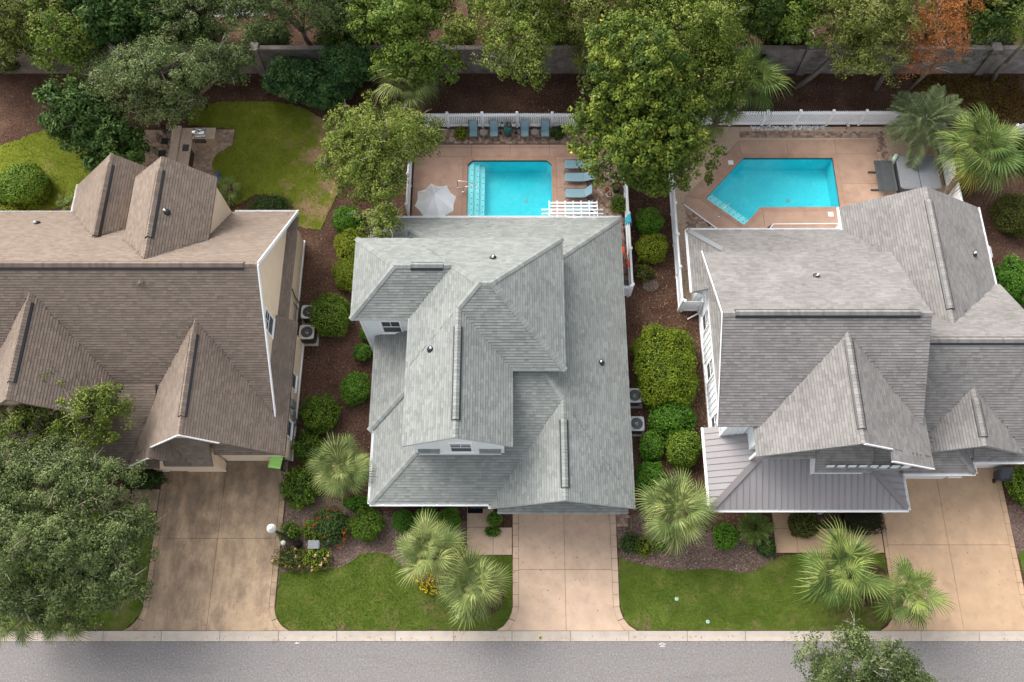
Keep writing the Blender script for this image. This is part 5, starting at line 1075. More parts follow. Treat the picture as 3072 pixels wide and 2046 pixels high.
# ---------------------------------------------------------------- shrubs
def shrub(label, x, y, rx, ry, h, leaf, seed, ls=.085, dens=760, name='clipped_shrub', box=2.2, jit=.05, cat='shrub', flowers=None, cloud=False, asp=.65, z0=0.0):
    r = np.random.default_rng(seed+500); t = thing(name, label, cat, (x, y, z0))
    rz = h/2*1.06; c = np.array([x, y, z0+h/2])
    area = 4*math.pi*(((rx*ry)**1.6+(rx*rz)**1.6+(ry*rz)**1.6)/3)**(1/1.6); n = int(area*dens)
    d = r.normal(size=(n, 3)); d /= np.linalg.norm(d, axis=1, keepdims=True); d = d[d[:, 2] > -.75]
    se = (np.abs(d)**box).sum(1)**(-1/box)
    ph = r.uniform(0, 6.28, (7, 1)); fr = r.normal(size=(7, 3))*(5.5 if cloud else 4.0)
    lp = 1+(.14 if cloud else .06)*np.sum(np.sin(fr @ d.T+ph), 0)/1.6
    k = (se*lp*(1+r.normal(0, jit, len(d))-np.where(r.random(len(d)) < .45, r.uniform(0, .16, len(d)), 0)))[:, None]
    P = c+d*np.array([rx, ry, rz])*k; P[:, 2] = np.maximum(P[:, 2], z0+.04)
    Nn = d/np.array([rx, ry, rz])*min(rx, ry, rz)+r.normal(size=d.shape)*.55+np.array([0, 0, .25])
    cl = .5+.5*np.sin((fr[:3]*1.7) @ d.T+ph[:3]).mean(0)
    V = leaf_quads(P, Nn, ls, asp, r); np_mesh('foliage', V, np.arange(len(V)).reshape(-1, 4), leaf, t, np.repeat(np.clip(cl*.4+r.random(len(P))*.6, 0, 1), 4))
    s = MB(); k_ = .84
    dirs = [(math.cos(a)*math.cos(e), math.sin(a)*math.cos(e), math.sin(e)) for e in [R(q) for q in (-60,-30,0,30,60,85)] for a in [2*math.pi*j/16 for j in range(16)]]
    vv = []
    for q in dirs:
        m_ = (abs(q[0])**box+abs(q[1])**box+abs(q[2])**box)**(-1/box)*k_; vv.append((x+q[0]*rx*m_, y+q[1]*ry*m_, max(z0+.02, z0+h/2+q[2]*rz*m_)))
    s.add(vv, [(i*16+j, i*16+(j+1) % 16, (i+1)*16+(j+1) % 16, (i+1)*16+j) for i in range(5) for j in range(16)]+[tuple(80+j for j in range(16))]); s.build('foliage_core', m_core, t, True)  # solid dark mass added to block the view through the leaves
    MB().tube([(x, y, z0), (x+.02, y, z0+h*.4)], [.05, .04], 6).build('stem', m_barkd, t)
    if flowers:
        m, nf, fs = flowers; q = r.choice(len(P), nf*6, replace=False); q = q[d[q][:, 2] > .15][:nf]
        FP = np.repeat(P[q]+d[q]*.05, 9, 0)+r.normal(0, fs*.42, (len(q)*9, 3)); V = leaf_quads(FP, r.normal(size=FP.shape)*.6+np.array([0, 0, 1]), fs*.75, .8, r)
        np_mesh('blossoms', V, np.arange(len(V)).reshape(-1, 4), m, t, np.repeat(r.random(len(FP)), 4), 'stuff')
    return t
SH = [
 ('large round clipped green shrub on the far left back lawn', -30.5,28.3,1.55,1.35,1.7,m_box,dict(ls=.1,dens=700)),
 ('low yellow green shrub at the left edge by the brown roof', -31.6,26.7,1.0,.75,.9,m_boxy,dict(ls=.09,dens=800)),
 ('low spreading dark juniper beside the back gutter of the brown roof', -15.1,27.2,1.15,.65,.8,m_boxd,dict(ls=.07,cloud=True)),
 ('round bright green shrub under the leaning oak', -10.15,26.0,.88,.85,1.2,m_boxg,dict()),
 ('yellow green clipped shrub, second below the leaning oak', -9.75,24.1,.97,1.05,1.3,m_boxy,dict()),
 ('yellow green clipped shrub touching the left eave, third below the leaning oak', -9.85,22.3,.85,.95,1.2,m_boxy,dict()),
 ('largest round boxwood right of the air conditioners of the brown roofed house', -10.65,19.55,1.12,1.25,1.6,m_box,dict()),
 ('small green shrub tucked under the white side window', -8.45,18.6,.5,.4,.7,m_boxg,dict()),
 ('smallest round boxwood below the white side window', -8.7,17.4,.5,.48,.7,m_boxg,dict()),
 ('tall rounded boxwood against the left eave of the grey green roof', -8.95,15.1,.77,.95,1.3,m_boxg,dict()),
 ('round boxwood in the middle of the mulch strip', -10.8,13.6,.98,1.0,1.4,m_box,dict()),
 ('loose green shrub between the tan garage corner and the fan palm', -11.35,11.7,.8,.78,1.0,m_box,dict(cloud=True,ls=.1,dens=700)),
 ('loose glossy shrub beside the lime lidded bin', -11.55,9.45,.95,.92,1.1,m_box,dict(cloud=True,ls=.1,dens=700)),
 ('low green shrub under the front left corner of the grey green roof', -8.2,8.6,.9,.4,.8,m_boxg,dict()),
 ('round mottled boxwood right of the red roses', -7.8,7.4,.86,.8,1.1,m_box,dict(ls=.085)),
 ('clipped dark green ball, leftmost of three below the middle gutter', -5.85,7.6,.6,.58,.9,m_boxg,dict(ls=.05,dens=1700)),
 ('clipped dark green ball, middle of three below the middle gutter', -4.65,7.75,.6,.58,.9,m_boxg,dict(ls=.05,dens=1700)),
 ('clipped dark green ball, rightmost of three below the middle gutter', -3.42,7.72,.66,.58,.9,m_boxg,dict(ls=.05,dens=1700)),
 ('small rose bush beside the lamp post', -12.0,7.05,.5,.48,.6,m_box,dict(cloud=True,ls=.09,dens=500,name='rose_bush')),
 ('pink rose bush left of the grey utility box, at the driveway', -11.75,5.65,.85,.58,.6,m_boxdull,dict(cloud=True,ls=.09,dens=520,name='rose_bush',flowers=(m_pinkp,7,.07))),
 ('pink rose bush just below the grey utility box', -10.5,5.65,.74,.58,.6,m_boxy,dict(cloud=True,ls=.09,dens=520,name='rose_bush',flowers=(m_pinkp,9,.09))),
 ('red rose bush in the middle front bed', -9.75,7.4,.95,.95,.9,m_boxd,dict(cloud=True,ls=.09,dens=520,name='rose_bush',flowers=(m_red,20,.09))),
 ('small light green rose bush left of the red roses', -10.7,7.15,.6,.52,.6,m_box,dict(cloud=True,ls=.09,dens=520,name='rose_bush',flowers=(m_red,3,.07))),
 ('spiral shrub in the small bed by the middle garage', -.95,7.75,.4,.38,.8,m_boxg,dict(ls=.06)),
 ('low green edging plant in the small bed by the middle garage', -1.05,7.1,.42,.26,.35,m_boxg,dict(ls=.07)),
 ('round bright green shrub nearest the magnolia between the fences', 8.5,25.9,.82,.8,1.1,m_boxg,dict()),
 ('green shrub with yellow top between the white fences', 8.5,24.05,.97,.88,1.2,m_boxy,dict(ls=.085)),
 ('small dull olive shrub at the end of the white fence', 7.95,22.5,.55,.5,.8,m_boxdull,dict(cloud=True)),
 ('largest yellow green hedge between the middle and right houses', 8.75,16.35,1.6,2.2,1.7,m_boxy,dict(ls=.1,dens=800,box=4.0)),
 ('square bright green hedge below the large yellow green hedge', 8.95,13.3,1.22,.8,1.2,m_boxg,dict(box=3.0)),
 ('small bright green hedge beside the lower air conditioner', 7.8,11.75,.68,.78,1.0,m_boxg,dict(box=2.6)),
 ('round clipped boxwood beside the metal porch roof', 9.55,11.55,.96,1.0,1.3,m_box,dict()),
 ('bright green shrub behind the large pale palm by the middle house', 7.6,9.9,.75,.85,1.1,m_boxg,dict(box=2.6)),
 ('small dark green shrub right of the middle driveway', 6.4,6.45,.5,.45,.5,m_boxd,dict(cloud=True)),
 ('small yellow green shrub right of the middle driveway', 7.1,6.3,.48,.45,.5,m_boxy,dict(cloud=True,ls=.09,dens=600)),
 ('tiny green plant in the bed right of the middle driveway', 7.95,6.38,.36,.26,.3,m_box,dict(cloud=True,dens=700)),
 ('round dark green shrub right of the large pale palm', 11.5,6.85,.62,.68,.8,m_boxg,dict()),
 ('small round dark shrub at the right walkway corner', 13.65,6.25,.48,.46,.6,m_boxd,dict()),
 ('dull green clipped shrub below the metal porch', 15.75,7.45,.78,.6,.8,m_boxdull,dict(box=3.0)),
 ('dark purple shrub below the metal porch by the driveway', 18.95,7.65,1.1,.7,.9,m_purple,dict(box=3.0,ls=.06)),
 ('large mottled green shrub at the right edge beyond the hot tub', 31.0,26.3,1.1,1.4,1.6,m_boxdull,dict(ls=.085)),
 ('bright green spreading shrub at the right edge below the air conditioner', 30.1,21.9,1.2,1.3,1.4,m_boxg,dict(cloud=True,ls=.1,dens=700)),
 ('glossy green shrub behind the dark bin at the right edge', 28.2,9.5,.95,1.05,1.3,m_box,dict(cloud=True,ls=.1,dens=700)),
 ('potted green plant left of the blue armchairs', -3.31,32.55,.4,.38,.6,m_boxy,dict(cloud=True,ls=.1,dens=500,cat='plant',name='potted_plant')),
 ('green plant right of the blue armchairs by the fence', 2.97,32.6,.42,.4,.6,m_boxd,dict(cloud=True,ls=.1,dens=500,cat='plant',name='potted_plant')),
 ('green shrub on the pavers by the white side fence', 6.7,27.3,.5,.55,.6,m_box,dict(cloud=True,ls=.08,dens=700)),
 ('dark low shrub left of the brown roofed garage', -20.4,9.95,1.0,.5,.7,m_magd,dict(ls=.1,cloud=True,dens=600)),
 ('dark shrub at the right edge beside the fan palm', 32.7,30.6,.6,1.1,1.4,m_dark,dict(ls=.1,cloud=True,dens=500)),
]
for k, (lb, x, y, rx, ry, h, lf, kw) in enumerate(SH): shrub(lb, x, y, rx, ry, h, lf, k, **kw)
# loose ground cover: flowers under the palms, reddish creeper at the back right
r_ = np.random.default_rng(77)
P = samp(4200, -5.6, -2.45, 3.6, 7.2, lambda x, y: ((x+3.9)/1.6)**2+((y-5.5)/1.75)**2 < 1); P = np.column_stack([P, r_.uniform(.1, .4, len(P))])
V = leaf_quads(P, r_.normal(size=P.shape)*.6+np.array([0, 0, 1]), .09, .5, r_); o = np_mesh('flower_bed', V, np.arange(len(V)).reshape(-1, 4), m_box, None, np.repeat(r_.random(len(P)), 4), 'stuff'); tag(o, 'green leaves of the flower bed under two pale palms', 'flower bed')
P = P[:1100]+np.array([0, 0, .08]); V = leaf_quads(P, r_.normal(size=P.shape)*.4+np.array([0, 0, 1]), .075, .95, r_); o = np_mesh('yellow_flowers', V, np.arange(len(V)).reshape(-1, 4), m_yel, None, np.repeat(r_.random(len(P)), 4), 'stuff'); tag(o, 'small yellow flowers under two pale palms by the walkway', 'flowers')
P = samp(7000, 26.8, 34, 33.6, 37.3, lambda x, y: True); P = np.column_stack([P, r_.uniform(.03, .16, len(P))])
V = leaf_quads(P, r_.normal(size=P.shape)*.5+np.array([0, 0, 1]), .11, .7, r_); o = np_mesh('ground_cover', V, np.arange(len(V)).reshape(-1, 4), m_ground, None, np.repeat(r_.random(len(P)), 4), 'stuff'); tag(o, 'reddish green creeper covering the bed before the block wall at right', 'ground cover')
P = samp(1000, 7.9, 9.0, 21.3, 22.1, lambda x, y: ((x-8.35)/.5)**2+((y-21.8)/.42)**2 < 1); P = np.column_stack([P, r_.uniform(.03, .35, len(P))])
V = leaf_quads(P, r_.normal(size=P.shape), .12, .12, r_); o = np_mesh('dry_branches', V, np.arange(len(V)).reshape(-1, 4), m_twig, None, np.repeat(r_.random(len(P)), 4), 'stuff'); tag(o, 'grey dry twigs lying below the dull olive shrub', 'branches')

# ---------------------------------------------------------------- objects
def air_conditioner(label, x, y, top, s_=.42, h=.85, rz=0):
    t = thing('air_conditioner', label, 'air conditioner', (x, y, 0), 'air conditioners beside the houses')
    MB().box(x-s_-.1, x+s_+.1, y-s_-.1, y+s_+.1, 0, .07).build('pad', m_kerb, t)
    q = s_; c = .12; oct_ = [(x-q+c,y-q),(x+q-c,y-q),(x+q,y-q+c),(x+q,y+q-c),(x+q-c,y+q),(x-q+c,y+q),(x-q,y+q-c),(x-q,y-q+c)]
    MB().prism([(x+(a-x)*.96, y+(b_-y)*.96) for a, b_ in oct_], .07, h-.06).build('cabinet', m_dgrey, t)
    for k in range(9):
        z = .14+k*.072; MB().prism([(x+(a-x)*.985, y+(b_-y)*.985) for a, b_ in oct_], z, z+.03).build('louvre', m_dgrey if top is not m_tan else m_bronze, t)
    n = 24; s = MB(); ri = s_*.80
    sq = []
    for k in range(n):
        a = 2*math.pi*k/n; ca, sa = math.cos(a), math.sin(a); m_ = max(abs(ca), abs(sa)); rr = min(q/m_, q*1.29); sq.append((x+ca*rr, y+sa*rr))
    V = [(a, b_, h-.06) for a, b_ in sq]+[(a, b_, h) for a, b_ in sq]+[(x+math.cos(2*math.pi*k/n)*ri, y+math.sin(2*math.pi*k/n)*ri, h) for k in range(n)]+[(x+math.cos(2*math.pi*k/n)*ri, y+math.sin(2*math.pi*k/n)*ri, h-.2) for k in range(n)]
    F = []
    for k in range(n):
        j = (k+1) % n; F += [(k, j, n+j, n+k), (n+k, n+j, 2*n+j, 2*n+k), (2*n+k, 2*n+j, 3*n+j, 3*n+k)]
    s.add(V, F).build('top_panel', top, t)
    MB().lathe((x, y, h-.19), [(ri, 0), (ri, .01)], 24).build('fan_well', m_black, t)
    f = MB()
    for k in range(3):
        a = k*2*math.pi/3+rz; f.add([(x+math.cos(a)*.07, y+math.sin(a)*.07, h-.1), (x+math.cos(a+.9)*.08, y+math.sin(a+.9)*.08, h-.1), (x+math.cos(a+.75)*ri*.93, y+math.sin(a+.75)*ri*.93, h-.06), (x+math.cos(a)*ri*.93, y+math.sin(a)*ri*.93, h-.13)], [(0,1,2,3)])
    f.lathe((x, y, h-.15), [(.1, 0), (.1, .1), (.05, .13)], 14); f.build('fan', m_alu if top is not m_grey else m_lgrey, t)
    g = MB()
    for k in range(10):
        a = math.pi*k/10; g.bar((x+math.cos(a)*ri, y+math.sin(a)*ri, h+.006), (x-math.cos(a)*ri, y-math.sin(a)*ri, h+.006), .006)
    g.build('grille', m_dgrey, t, kind='stuff'); return t
air_conditioner('grey air conditioner beside the largest boxwood, upper of the left pair', -11.98, 19.75, m_lgrey, rz=.4)
air_conditioner('tan topped air conditioner by the cream wall, lower of the left pair', -11.95, 18.45, m_tan, .44, .9)
air_conditioner('grey air conditioner by the middle eave, upper of the right pair', 6.95, 14.6, m_grey, rz=1.1)
air_conditioner('grey air conditioner by the middle eave, lower of the right pair', 6.98, 12.95, m_grey, rz=.2)
air_conditioner('air conditioner at the far right behind the grey roof', 28.6, 23.7, m_lgrey, rz=.8)

def bin_(label, x, y, lid, rz=0, body=m_dkgreen):
    t = thing('rubbish_bin', label, 'bin', (x, y, 0)); rot = Matrix.Translation((x, y, 0)) @ Matrix.Rotation(rz, 4, 'Z')
    def add(s, P, F): s.add([rot @ Vector(p) for p in P], F)
    BX = [(0,3,2,1),(4,5,6,7),(0,1,5,4),(1,2,6,5),(2,3,7,6),(3,0,4,7)]
    def bx(s, a0, a1, b0, b1, c0, c1): add(s, [(a0,b0,c0),(a1,b0,c0),(a1,b1,c0),(a0,b1,c0),(a0,b0,c1),(a1,b0,c1),(a1,b1,c1),(a0,b1,c1)], BX)
    s = MB(); add(s, [(-.22,-.27,.1),(.22,-.27,.1),(.22,.27,.1),(-.22,.27,.1),(-.32,-.36,.96),(.32,-.36,.96),(.32,.36,.96),(-.32,.36,.96)], BX); s.build('body', body, t, bevel=.04)
    s = MB(); bx(s, -.36, .34, -.40, .40, .96, 1.0); add(s, [(-.33,-.36,1.0),(.31,-.36,1.0),(.31,.36,1.0),(-.33,.36,1.0),(-.27,-.30,1.055),(.25,-.30,1.055),(.25,.30,1.055),(-.27,.30,1.055)], BX); s.build('lid', lid, t, bevel=.025)
    s = MB(); s.tube([rot @ Vector((.40, -.3, .98)), rot @ Vector((.42, -.25, .98)), rot @ Vector((.42, .25, .98)), rot @ Vector((.40, .3, .98))], .02, 6); bx(s, .3, .41, -.32, -.26, .93, .99); bx(s, .3, .41, .26, .32, .93, .99); s.build('handle', body, t)
    for sy in (-.3, .3):
        s = MB(); s.tube([rot @ Vector((.26, sy-.04, .13)), rot @ Vector((.26, sy+.04, .13))], .13, 14); s.build('wheel', m_black, t)
    return t
bin_('wheeled bin with a lime green lid by the left garage', -12.95, 10.78, m_green, R(-8))
bin_('dark grey wheeled bin beside the right driveway', 27.0, 10.1, m_greylid, R(-95), m_greylid)

t = thing('lamp_post', 'black lamp post with a white globe beside the stained driveway', 'street lamp', (-11.55, 6.42, 0))
MB().lathe((-11.55, 6.42, 0), [(.24, 0), (.24, .12), (.19, .2), (.17, .55), (.12, .7), (.085, .8)], 16).build('base', m_black, t, True)
MB().lathe((-11.55, 6.42, .75), [(.085, 0), (.07, 4.5)], 14).build('pole', m_black, t, True)
MB().lathe((-11.55, 6.42, 5.2), [(.07, 0), (.16, .08), (.17, .14)], 16).build('collar', m_black, t, True)
g = MB().lathe((-11.55, 6.42, 5.32), [(.12, 0), (.205, .08), (.235, .2), (.205, .33), (.12, .41), (.03, .44)], 20).build('globe', m_globe, t, True)
MB().lathe((-11.55, 6.42, 5.7), [(.13, 0), (.12, .05), (.04, .09)], 14).build('cap', m_lgrey, t, True)
t = thing('utility_box', 'grey utility box on a pad behind the pink roses', 'utility box', (-10.55, 6.35, 0))
MB().box(-10.98, -10.12, 6.1, 6.62, 0, .06).build('pad', m_kerb, t); MB().box(-10.92, -10.3, 6.16, 6.58, .06, .42).build('cabinet', m_ubox, t, bevel=.02); MB().box(-10.94, -10.35, 6.14, 6.6, .42, .46).build('lid', m_ubox, t, bevel=.012); MB().box(-10.29, -10.2, 6.2, 6.55, .06, .3).build('panel', m_dgrey, t)
t = thing('utility_pedestal', 'small pale green utility pedestal right of the grey box', 'pedestal', (-9.85, 6.55, 0))
MB().lathe((-9.85, 6.55, 0), [(.12, 0), (.12, .2), (.1, .24)], 12).build('post', m_ped, t, True); MB().lathe((-9.85, 6.55, .22), [(.13, 0), (.13, .1), (.07, .15)], 12).build('cap', m_ped, t, True)
t = thing('garden_light', 'small white garden light left of the lamp post', 'garden light', (-12.25, 6.45, 0))
MB().lathe((-12.25, 6.45, 0), [(.05, 0), (.05, .35)], 10).build('stake', m_lgrey, t); MB().lathe((-12.25, 6.45, .35), [(.09, 0), (.14, .08), (.13, .2), (.05, .26)], 14).build('globe', m_globe, t, True)
t = thing('door_mat', 'black door mat at the middle walkway', 'mat', (-2.0, 8.42, .05)); MB().box(-2.42, -1.6, 8.1, 8.7, .052, .066).build('pile', m_mat, t)

# pool furniture
def armchair(label, x, y):
    t = thing('armchair', label, 'armchair', (x, y, 0), 'blue sling armchairs by the pool fence'); z = .05
    def sl(p, w, name):
        s = MB()
        for i in range(len(p)-1):
            (ya, za), (yb, zb) = p[i], p[i+1]; s.add([(x-w,ya,za),(x+w,ya,za),(x+w,yb,zb),(x-w,yb,zb),(x-w,ya,za-.015),(x+w,ya,za-.015),(x+w,yb,zb-.015),(x-w,yb,zb-.015)], [(0,1,2,3),(7,6,5,4),(0,4,5,1),(2,6,7,3),(1,5,6,2),(3,7,4,0)])
        s.build(name, m_sling, t)
    sl([(y-.30, .40), (y-.27, .44), (y+.0, .40), (y+.18, .38)], .25, 'seat'); sl([(y+.18, .39), (y+.3, .7), (y+.42, 1.02), (y+.45, 1.04)], .25, 'backrest')
    for sx in (-1, 1):
        X = x+sx*.29
        s = MB().tube([(X, y-.36, z), (X, y-.33, .6), (X, y-.2, .66), (X, y+.24, .64)], .02, 6); s.build('armrest', m_bronze, t)
        MB().tube([(X, y+.34, z), (X, y+.15, .42), (X-sx*.03, y+.46, 1.06)], .018, 6).build('leg', m_bronze, t)
        MB().tube([(X-sx*.02, y-.32, .42), (X-sx*.02, y+.18, .39)], .018, 6).build('seat_rail', m_bronze, t)
for lb, x in (('blue sling armchair, leftmost of four by the pool fence', -2.5), ('blue sling armchair left of the teal urn, second from the left', -1.17), ('blue sling armchair right of the teal urn, third from the left', .82), ('blue sling armchair, rightmost of four by the pool fence', 2.14)): armchair(lb, x, 32.55)
for lb, x in (('round glass side table between the two left armchairs', -1.84), ('round glass side table between the two right armchairs', 1.47)):
    t = thing('side_table', lb, 'side table', (x, 32.5, 0), 'round side tables by the pool fence')
    MB().lathe((x, 32.5, .50), [(.26, 0), (.26, .012)], 24).build('top', m_tglass, t)
    s = MB(); s.tube([(x+.275*math.cos(a), 32.5+.275*math.sin(a), .505) for a in [k*math.pi/12 for k in range(25)]], .016, 6); s.build('rim', m_bronze, t)
    for k in range(4): a = k*math.pi/2+.78; MB().tube([(x+.25*math.cos(a), 32.5+.25*math.sin(a), .5), (x+.06*math.cos(a), 32.5+.06*math.sin(a), .28), (x+.2*math.cos(a), 32.5+.2*math.sin(a), .05)], .014, 5).build('leg', m_bronze, t)
t = thing('ceramic_urn', 'tall teal glazed urn between the armchairs', 'urn', (-.26, 32.62, .05))
MB().lathe((-.26, 32.62, .05), [(.2, 0), (.25, .04), (.22, .08)], 20).build('foot', m_dgrey, t, True)
MB().lathe((-.26, 32.62, .13), [(.17, 0), (.27, .22), (.31, .5), (.27, .78), (.18, .95)], 24).build('body', m_teal, t, True)
MB().lathe((-.26, 32.62, 1.08), [(.18, 0), (.22, .03), (.21, .08), (.12, .09), (.05, .04)], 24).build('rim', m_dkgreen, t, True)
for lb, x, sg in (('black garden hook left of the teal urn', -.75, 1), ('black garden hook right of the teal urn', .27, -1)):
    t = thing('garden_hook', lb, 'garden hook', (x, 32.75, .05)); MB().tube([(x, 32.75, .05), (x, 32.76, 1.0), (x+sg*.05, 32.8, 1.2), (x+sg*.14, 32.8, 1.15)], .016, 6).build('rod', m_black, t); MB().lathe((x, 32.75, .05), [(.12, 0), (.12, .02)], 12).build('base', m_black, t); MB().lathe((x+sg*.14, 32.8, 1.0), [(.02, 0), (.06, .05), (.02, .14)], 8).build('lantern', m_dgrey, t)
def chaise(label, y, x0=3.36, x1=5.05, back=R(38), w=.31):
    t = thing('sun_lounger', label, 'sun lounger', (x0, y, .06), 'blue sun loungers along the left pool'); xs = x0+1.2; z = .34
    def sling(p, nm):
        s = MB()
        for i in range(len(p)-1):
            (xa, za), (xb, zb) = p[i], p[i+1]; s.add([(xa,y-w,za),(xb,y-w,zb),(xb,y+w,zb),(xa,y+w,za),(xa,y-w,za-.02),(xb,y-w,zb-.02),(xb,y+w,zb-.02),(xa,y+w,za-.02)], [(0,1,2,3),(7,6,5,4),(0,4,5,1),(2,6,7,3),(1,5,6,2),(3,7,4,0)])
        return s.build(nm, m_sling, t)
    L = .68; sling([(x0, z-.02), (x0+.06, z), (x0+.6, z-.015), (xs, z)], 'seat'); xe, ze = xs+L*math.cos(back), z+L*math.sin(back); sling([(xs+.01, z+.01), ((xs+xe)/2, (z+ze)/2-.02), (xe, ze)], 'backrest')
    for sy in (-1, 1):
        Y = y+sy*(w+.02); MB().tube([(x0-.01, Y, z-.02), (xs, Y, z-.01), (xs+.55, Y, z-.02)], .02, 6).build('side_rail', m_bronze, t); MB().tube([(xs, Y, z), (xe+.02, Y, ze+.01)], .018, 6).build('back_rail', m_bronze, t)
        for xl, xb in ((x0+.12, x0-.06), (x0+1.05, x0+.95)): MB().tube([(xl, Y, z-.02), (xb, Y+sy*.05, .07)], .018, 6).build('leg', m_bronze, t)
        MB().tube([(xe-.1, Y, ze-.1), (xs+.42, Y, z-.02), (xs+.4, Y+sy*.04, .07)], .014, 5).build('strut', m_bronze, t)
chaise('blue sun lounger, topmost, half under the magnolia', 30.2, back=R(20)); chaise('blue sun lounger, second from the top, at the pool edge', 29.25, back=R(24)); chaise('blue sun lounger with raised back, third from the top', 28.08, back=R(52)); chaise('blue sun lounger behind the white pergola slats', 26.95, x0=3.4, back=R(55))
t = thing('pergola', 'white slatted pergola at the back eave of the grey green roof', 'pergola', (3.6, 25.7, 0))
for X in (2.35, 4.95): MB().box(X-.07, X+.07, 25.6, 25.74, 0, 2.2).build('post', m_white, t)
for Y in (25.5, 25.78): MB().bar((1.75, Y, 2.24), (5.45, Y, 2.24), .05, .14).build('header', m_white, t)
for k in range(7): X = 2.22+.478*k if k else 2.22; MB().bar((X, 25.1, 2.36), (X, 26.32, 2.36), .045, .12).build('rafter', m_white, t)
for k in range(5): MB().bar((2.2, 25.2+.235*k, 2.45), (5.12, 25.2+.235*k, 2.45), .09, .03).build('slat', m_white, t)
t = thing('parasol', 'white scalloped parasol at the corner of the left pool', 'parasol', (-4.62, 26.45, 0)); cx, cy = -4.62, 26.48; n = 8; R0 = 1.28; v = [(cx, cy, 2.86)]; f = []; ring = []
for lev, (fr_, z) in enumerate(((.35, 2.6), (.7, 2.33), (1.0, 2.06))):
    for k in range(n*4):
        a = 2*math.pi*k/(n*4)+.25; u = (k % 4)/4; sc = math.sin(math.pi*u); rr = R0*fr_*(1-.135*sc*fr_); v.append((cx+rr*math.cos(a), cy+rr*math.sin(a), z-.11*sc*fr_))
q = n*4
f += [(0, 1+k, 1+(k+1) % q) for k in range(q)]+[(1+l*q+k, 1+(l+1)*q+k, 1+(l+1)*q+(k+1) % q, 1+l*q+(k+1) % q) for l in range(2) for k in range(q)]
s = MB(); s.add(v, f); s.build('canopy', m_umb, t)
for k in range(n): a = 2*math.pi*k/n+.25; MB().tube([(cx, cy, 2.80), (cx+R0*.97*math.cos(a), cy+R0*.97*math.sin(a), 2.04)], .012, 5).build('rib', m_bronze, t)
MB().lathe((cx, cy, .06), [(.025, 0), (.025, 2.8)], 10).build('pole', m_bronze, t); MB().lathe((cx, cy, .06), [(.3, 0), (.28, .06), (.05, .1)], 18).build('base', m_dgrey, t); MB().lathe((cx, cy, 2.85), [(.05, 0), (.04, .06), (.01, .09)], 10).build('finial', m_white, t)
t = thing('patio_table', 'dark round table under the white parasol', 'table', (-4.6, 26.1, .06)); MB().lathe((-4.6, 26.0, .72), [(.62, 0), (.62, .03)], 24).build('top', m_tableslat, t)
for k in range(4): a = k*math.pi/2+.7; MB().tube([(-4.6+.5*math.cos(a), 26+.5*math.sin(a), .72), (-4.6+.42*math.cos(a), 26+.42*math.sin(a), .06)], .02, 6).build('leg', m_bronze, t)
def handrail(label, pts, foot):
    t = thing('pool_handrail', label, 'handrail', (*foot[0], .06)); MB().tube(pts, .034, 8).build('rail', m_alu, t, True)
    for x, y in foot: MB().lathe((x, y, .06), [(.06, 0), (.055, .03)], 12).build('escutcheon', m_alu, t)
handrail('steel handrail at the steps of the rectangular pool', [(-3.42, 28.62, .06), (-3.42, 28.62, .8), (-3.35, 28.62, .88), (-2.75, 28.6, .85), (-2.25, 28.5, .55), (-2.18, 28.36, .5), (-2.3, 28.26, .52), (-2.8, 28.3, .75), (-3.05, 28.33, .6), (-3.1, 28.33, .06)], [(-3.42, 28.62), (-3.1, 28.33)])
handrail('steel handrail at the diagonal steps of the angled pool', [(12.95, 26.55, .06), (12.95, 26.55, .8), (13.05, 26.65, .86), (13.5, 27.1, .75), (13.75, 27.35, .3), (13.82, 27.42, -.1)], [(12.95, 26.55)])
t = thing('patio_table', 'dark slatted patio table left of the hot tub', 'table', (23.5, 29.1, .06)); 
for k in range(9): MB().box(22.9+.133*k, 22.9+.133*k+.122, 28.0, 30.2, .72, .75, random.random()).build('slat', m_tableslat, t)
MB().box(22.92, 24.08, 28.05, 28.13, .66, .718).box(22.92, 24.08, 30.07, 30.15, .66, .718).build('apron', m_tableslat, t, kind='stuff')
for Y in (28.45, 29.75):
    MB().box(23.42, 23.58, Y-.05, Y+.05, .1, .67).build('pedestal', m_tableslat, t); MB().bar((22.72, Y, .1), (24.2, Y, .1), .09, .07).build('foot', m_dgrey, t)
t = thing('hot_tub', 'square hot tub under a folded grey cover', 'hot tub', (25.45, 29.2, 0))
def rrect(x0, x1, y0, y1, c):
    return [(x0+c-c*math.cos(a), y0+c-c*math.sin(a)) for a in [k*math.pi/8 for k in range(5)]]+[(x1-c+c*math.sin(a), y0+c-c*math.cos(a)) for a in [k*math.pi/8 for k in range(5)]]+[(x1-c+c*math.cos(a), y1-c+c*math.sin(a)) for a in [k*math.pi/8 for k in range(5)]]+[(x0+c-c*math.sin(a), y1-c+c*math.cos(a)) for a in [k*math.pi/8 for k in range(5)]]
MB().prism(rrect(24.35, 26.7, 28.15, 30.35, .2), .02, .8).build('cabinet', m_tubside, t); MB().prism(rrect(24.3, 26.75, 28.1, 30.4, .2), .78, .83).build('rim', m_white, t)
for xa, xb in ((24.27, 25.49), (25.53, 26.78)): MB().prism(rrect(xa, xb, 28.07, 30.43, .14), .832, .94).build('cover', m_tub, t, bevel=.03)
MB().box(25.47, 25.55, 28.15, 30.3, .86, .905).build('hinge_strap', m_black, t)
t = thing('pool_float', 'pale aqua object leaning on the hot tub corner', 'pool float', (24.2, 30.25, 0)); MB().tube([(24.05, 30.05, .85), (24.12, 30.2, .98), (24.28, 30.42, 1.0), (24.36, 30.5, .95)], [.09, .13, .12, .05], 10).build('body', m_ped, t, True)
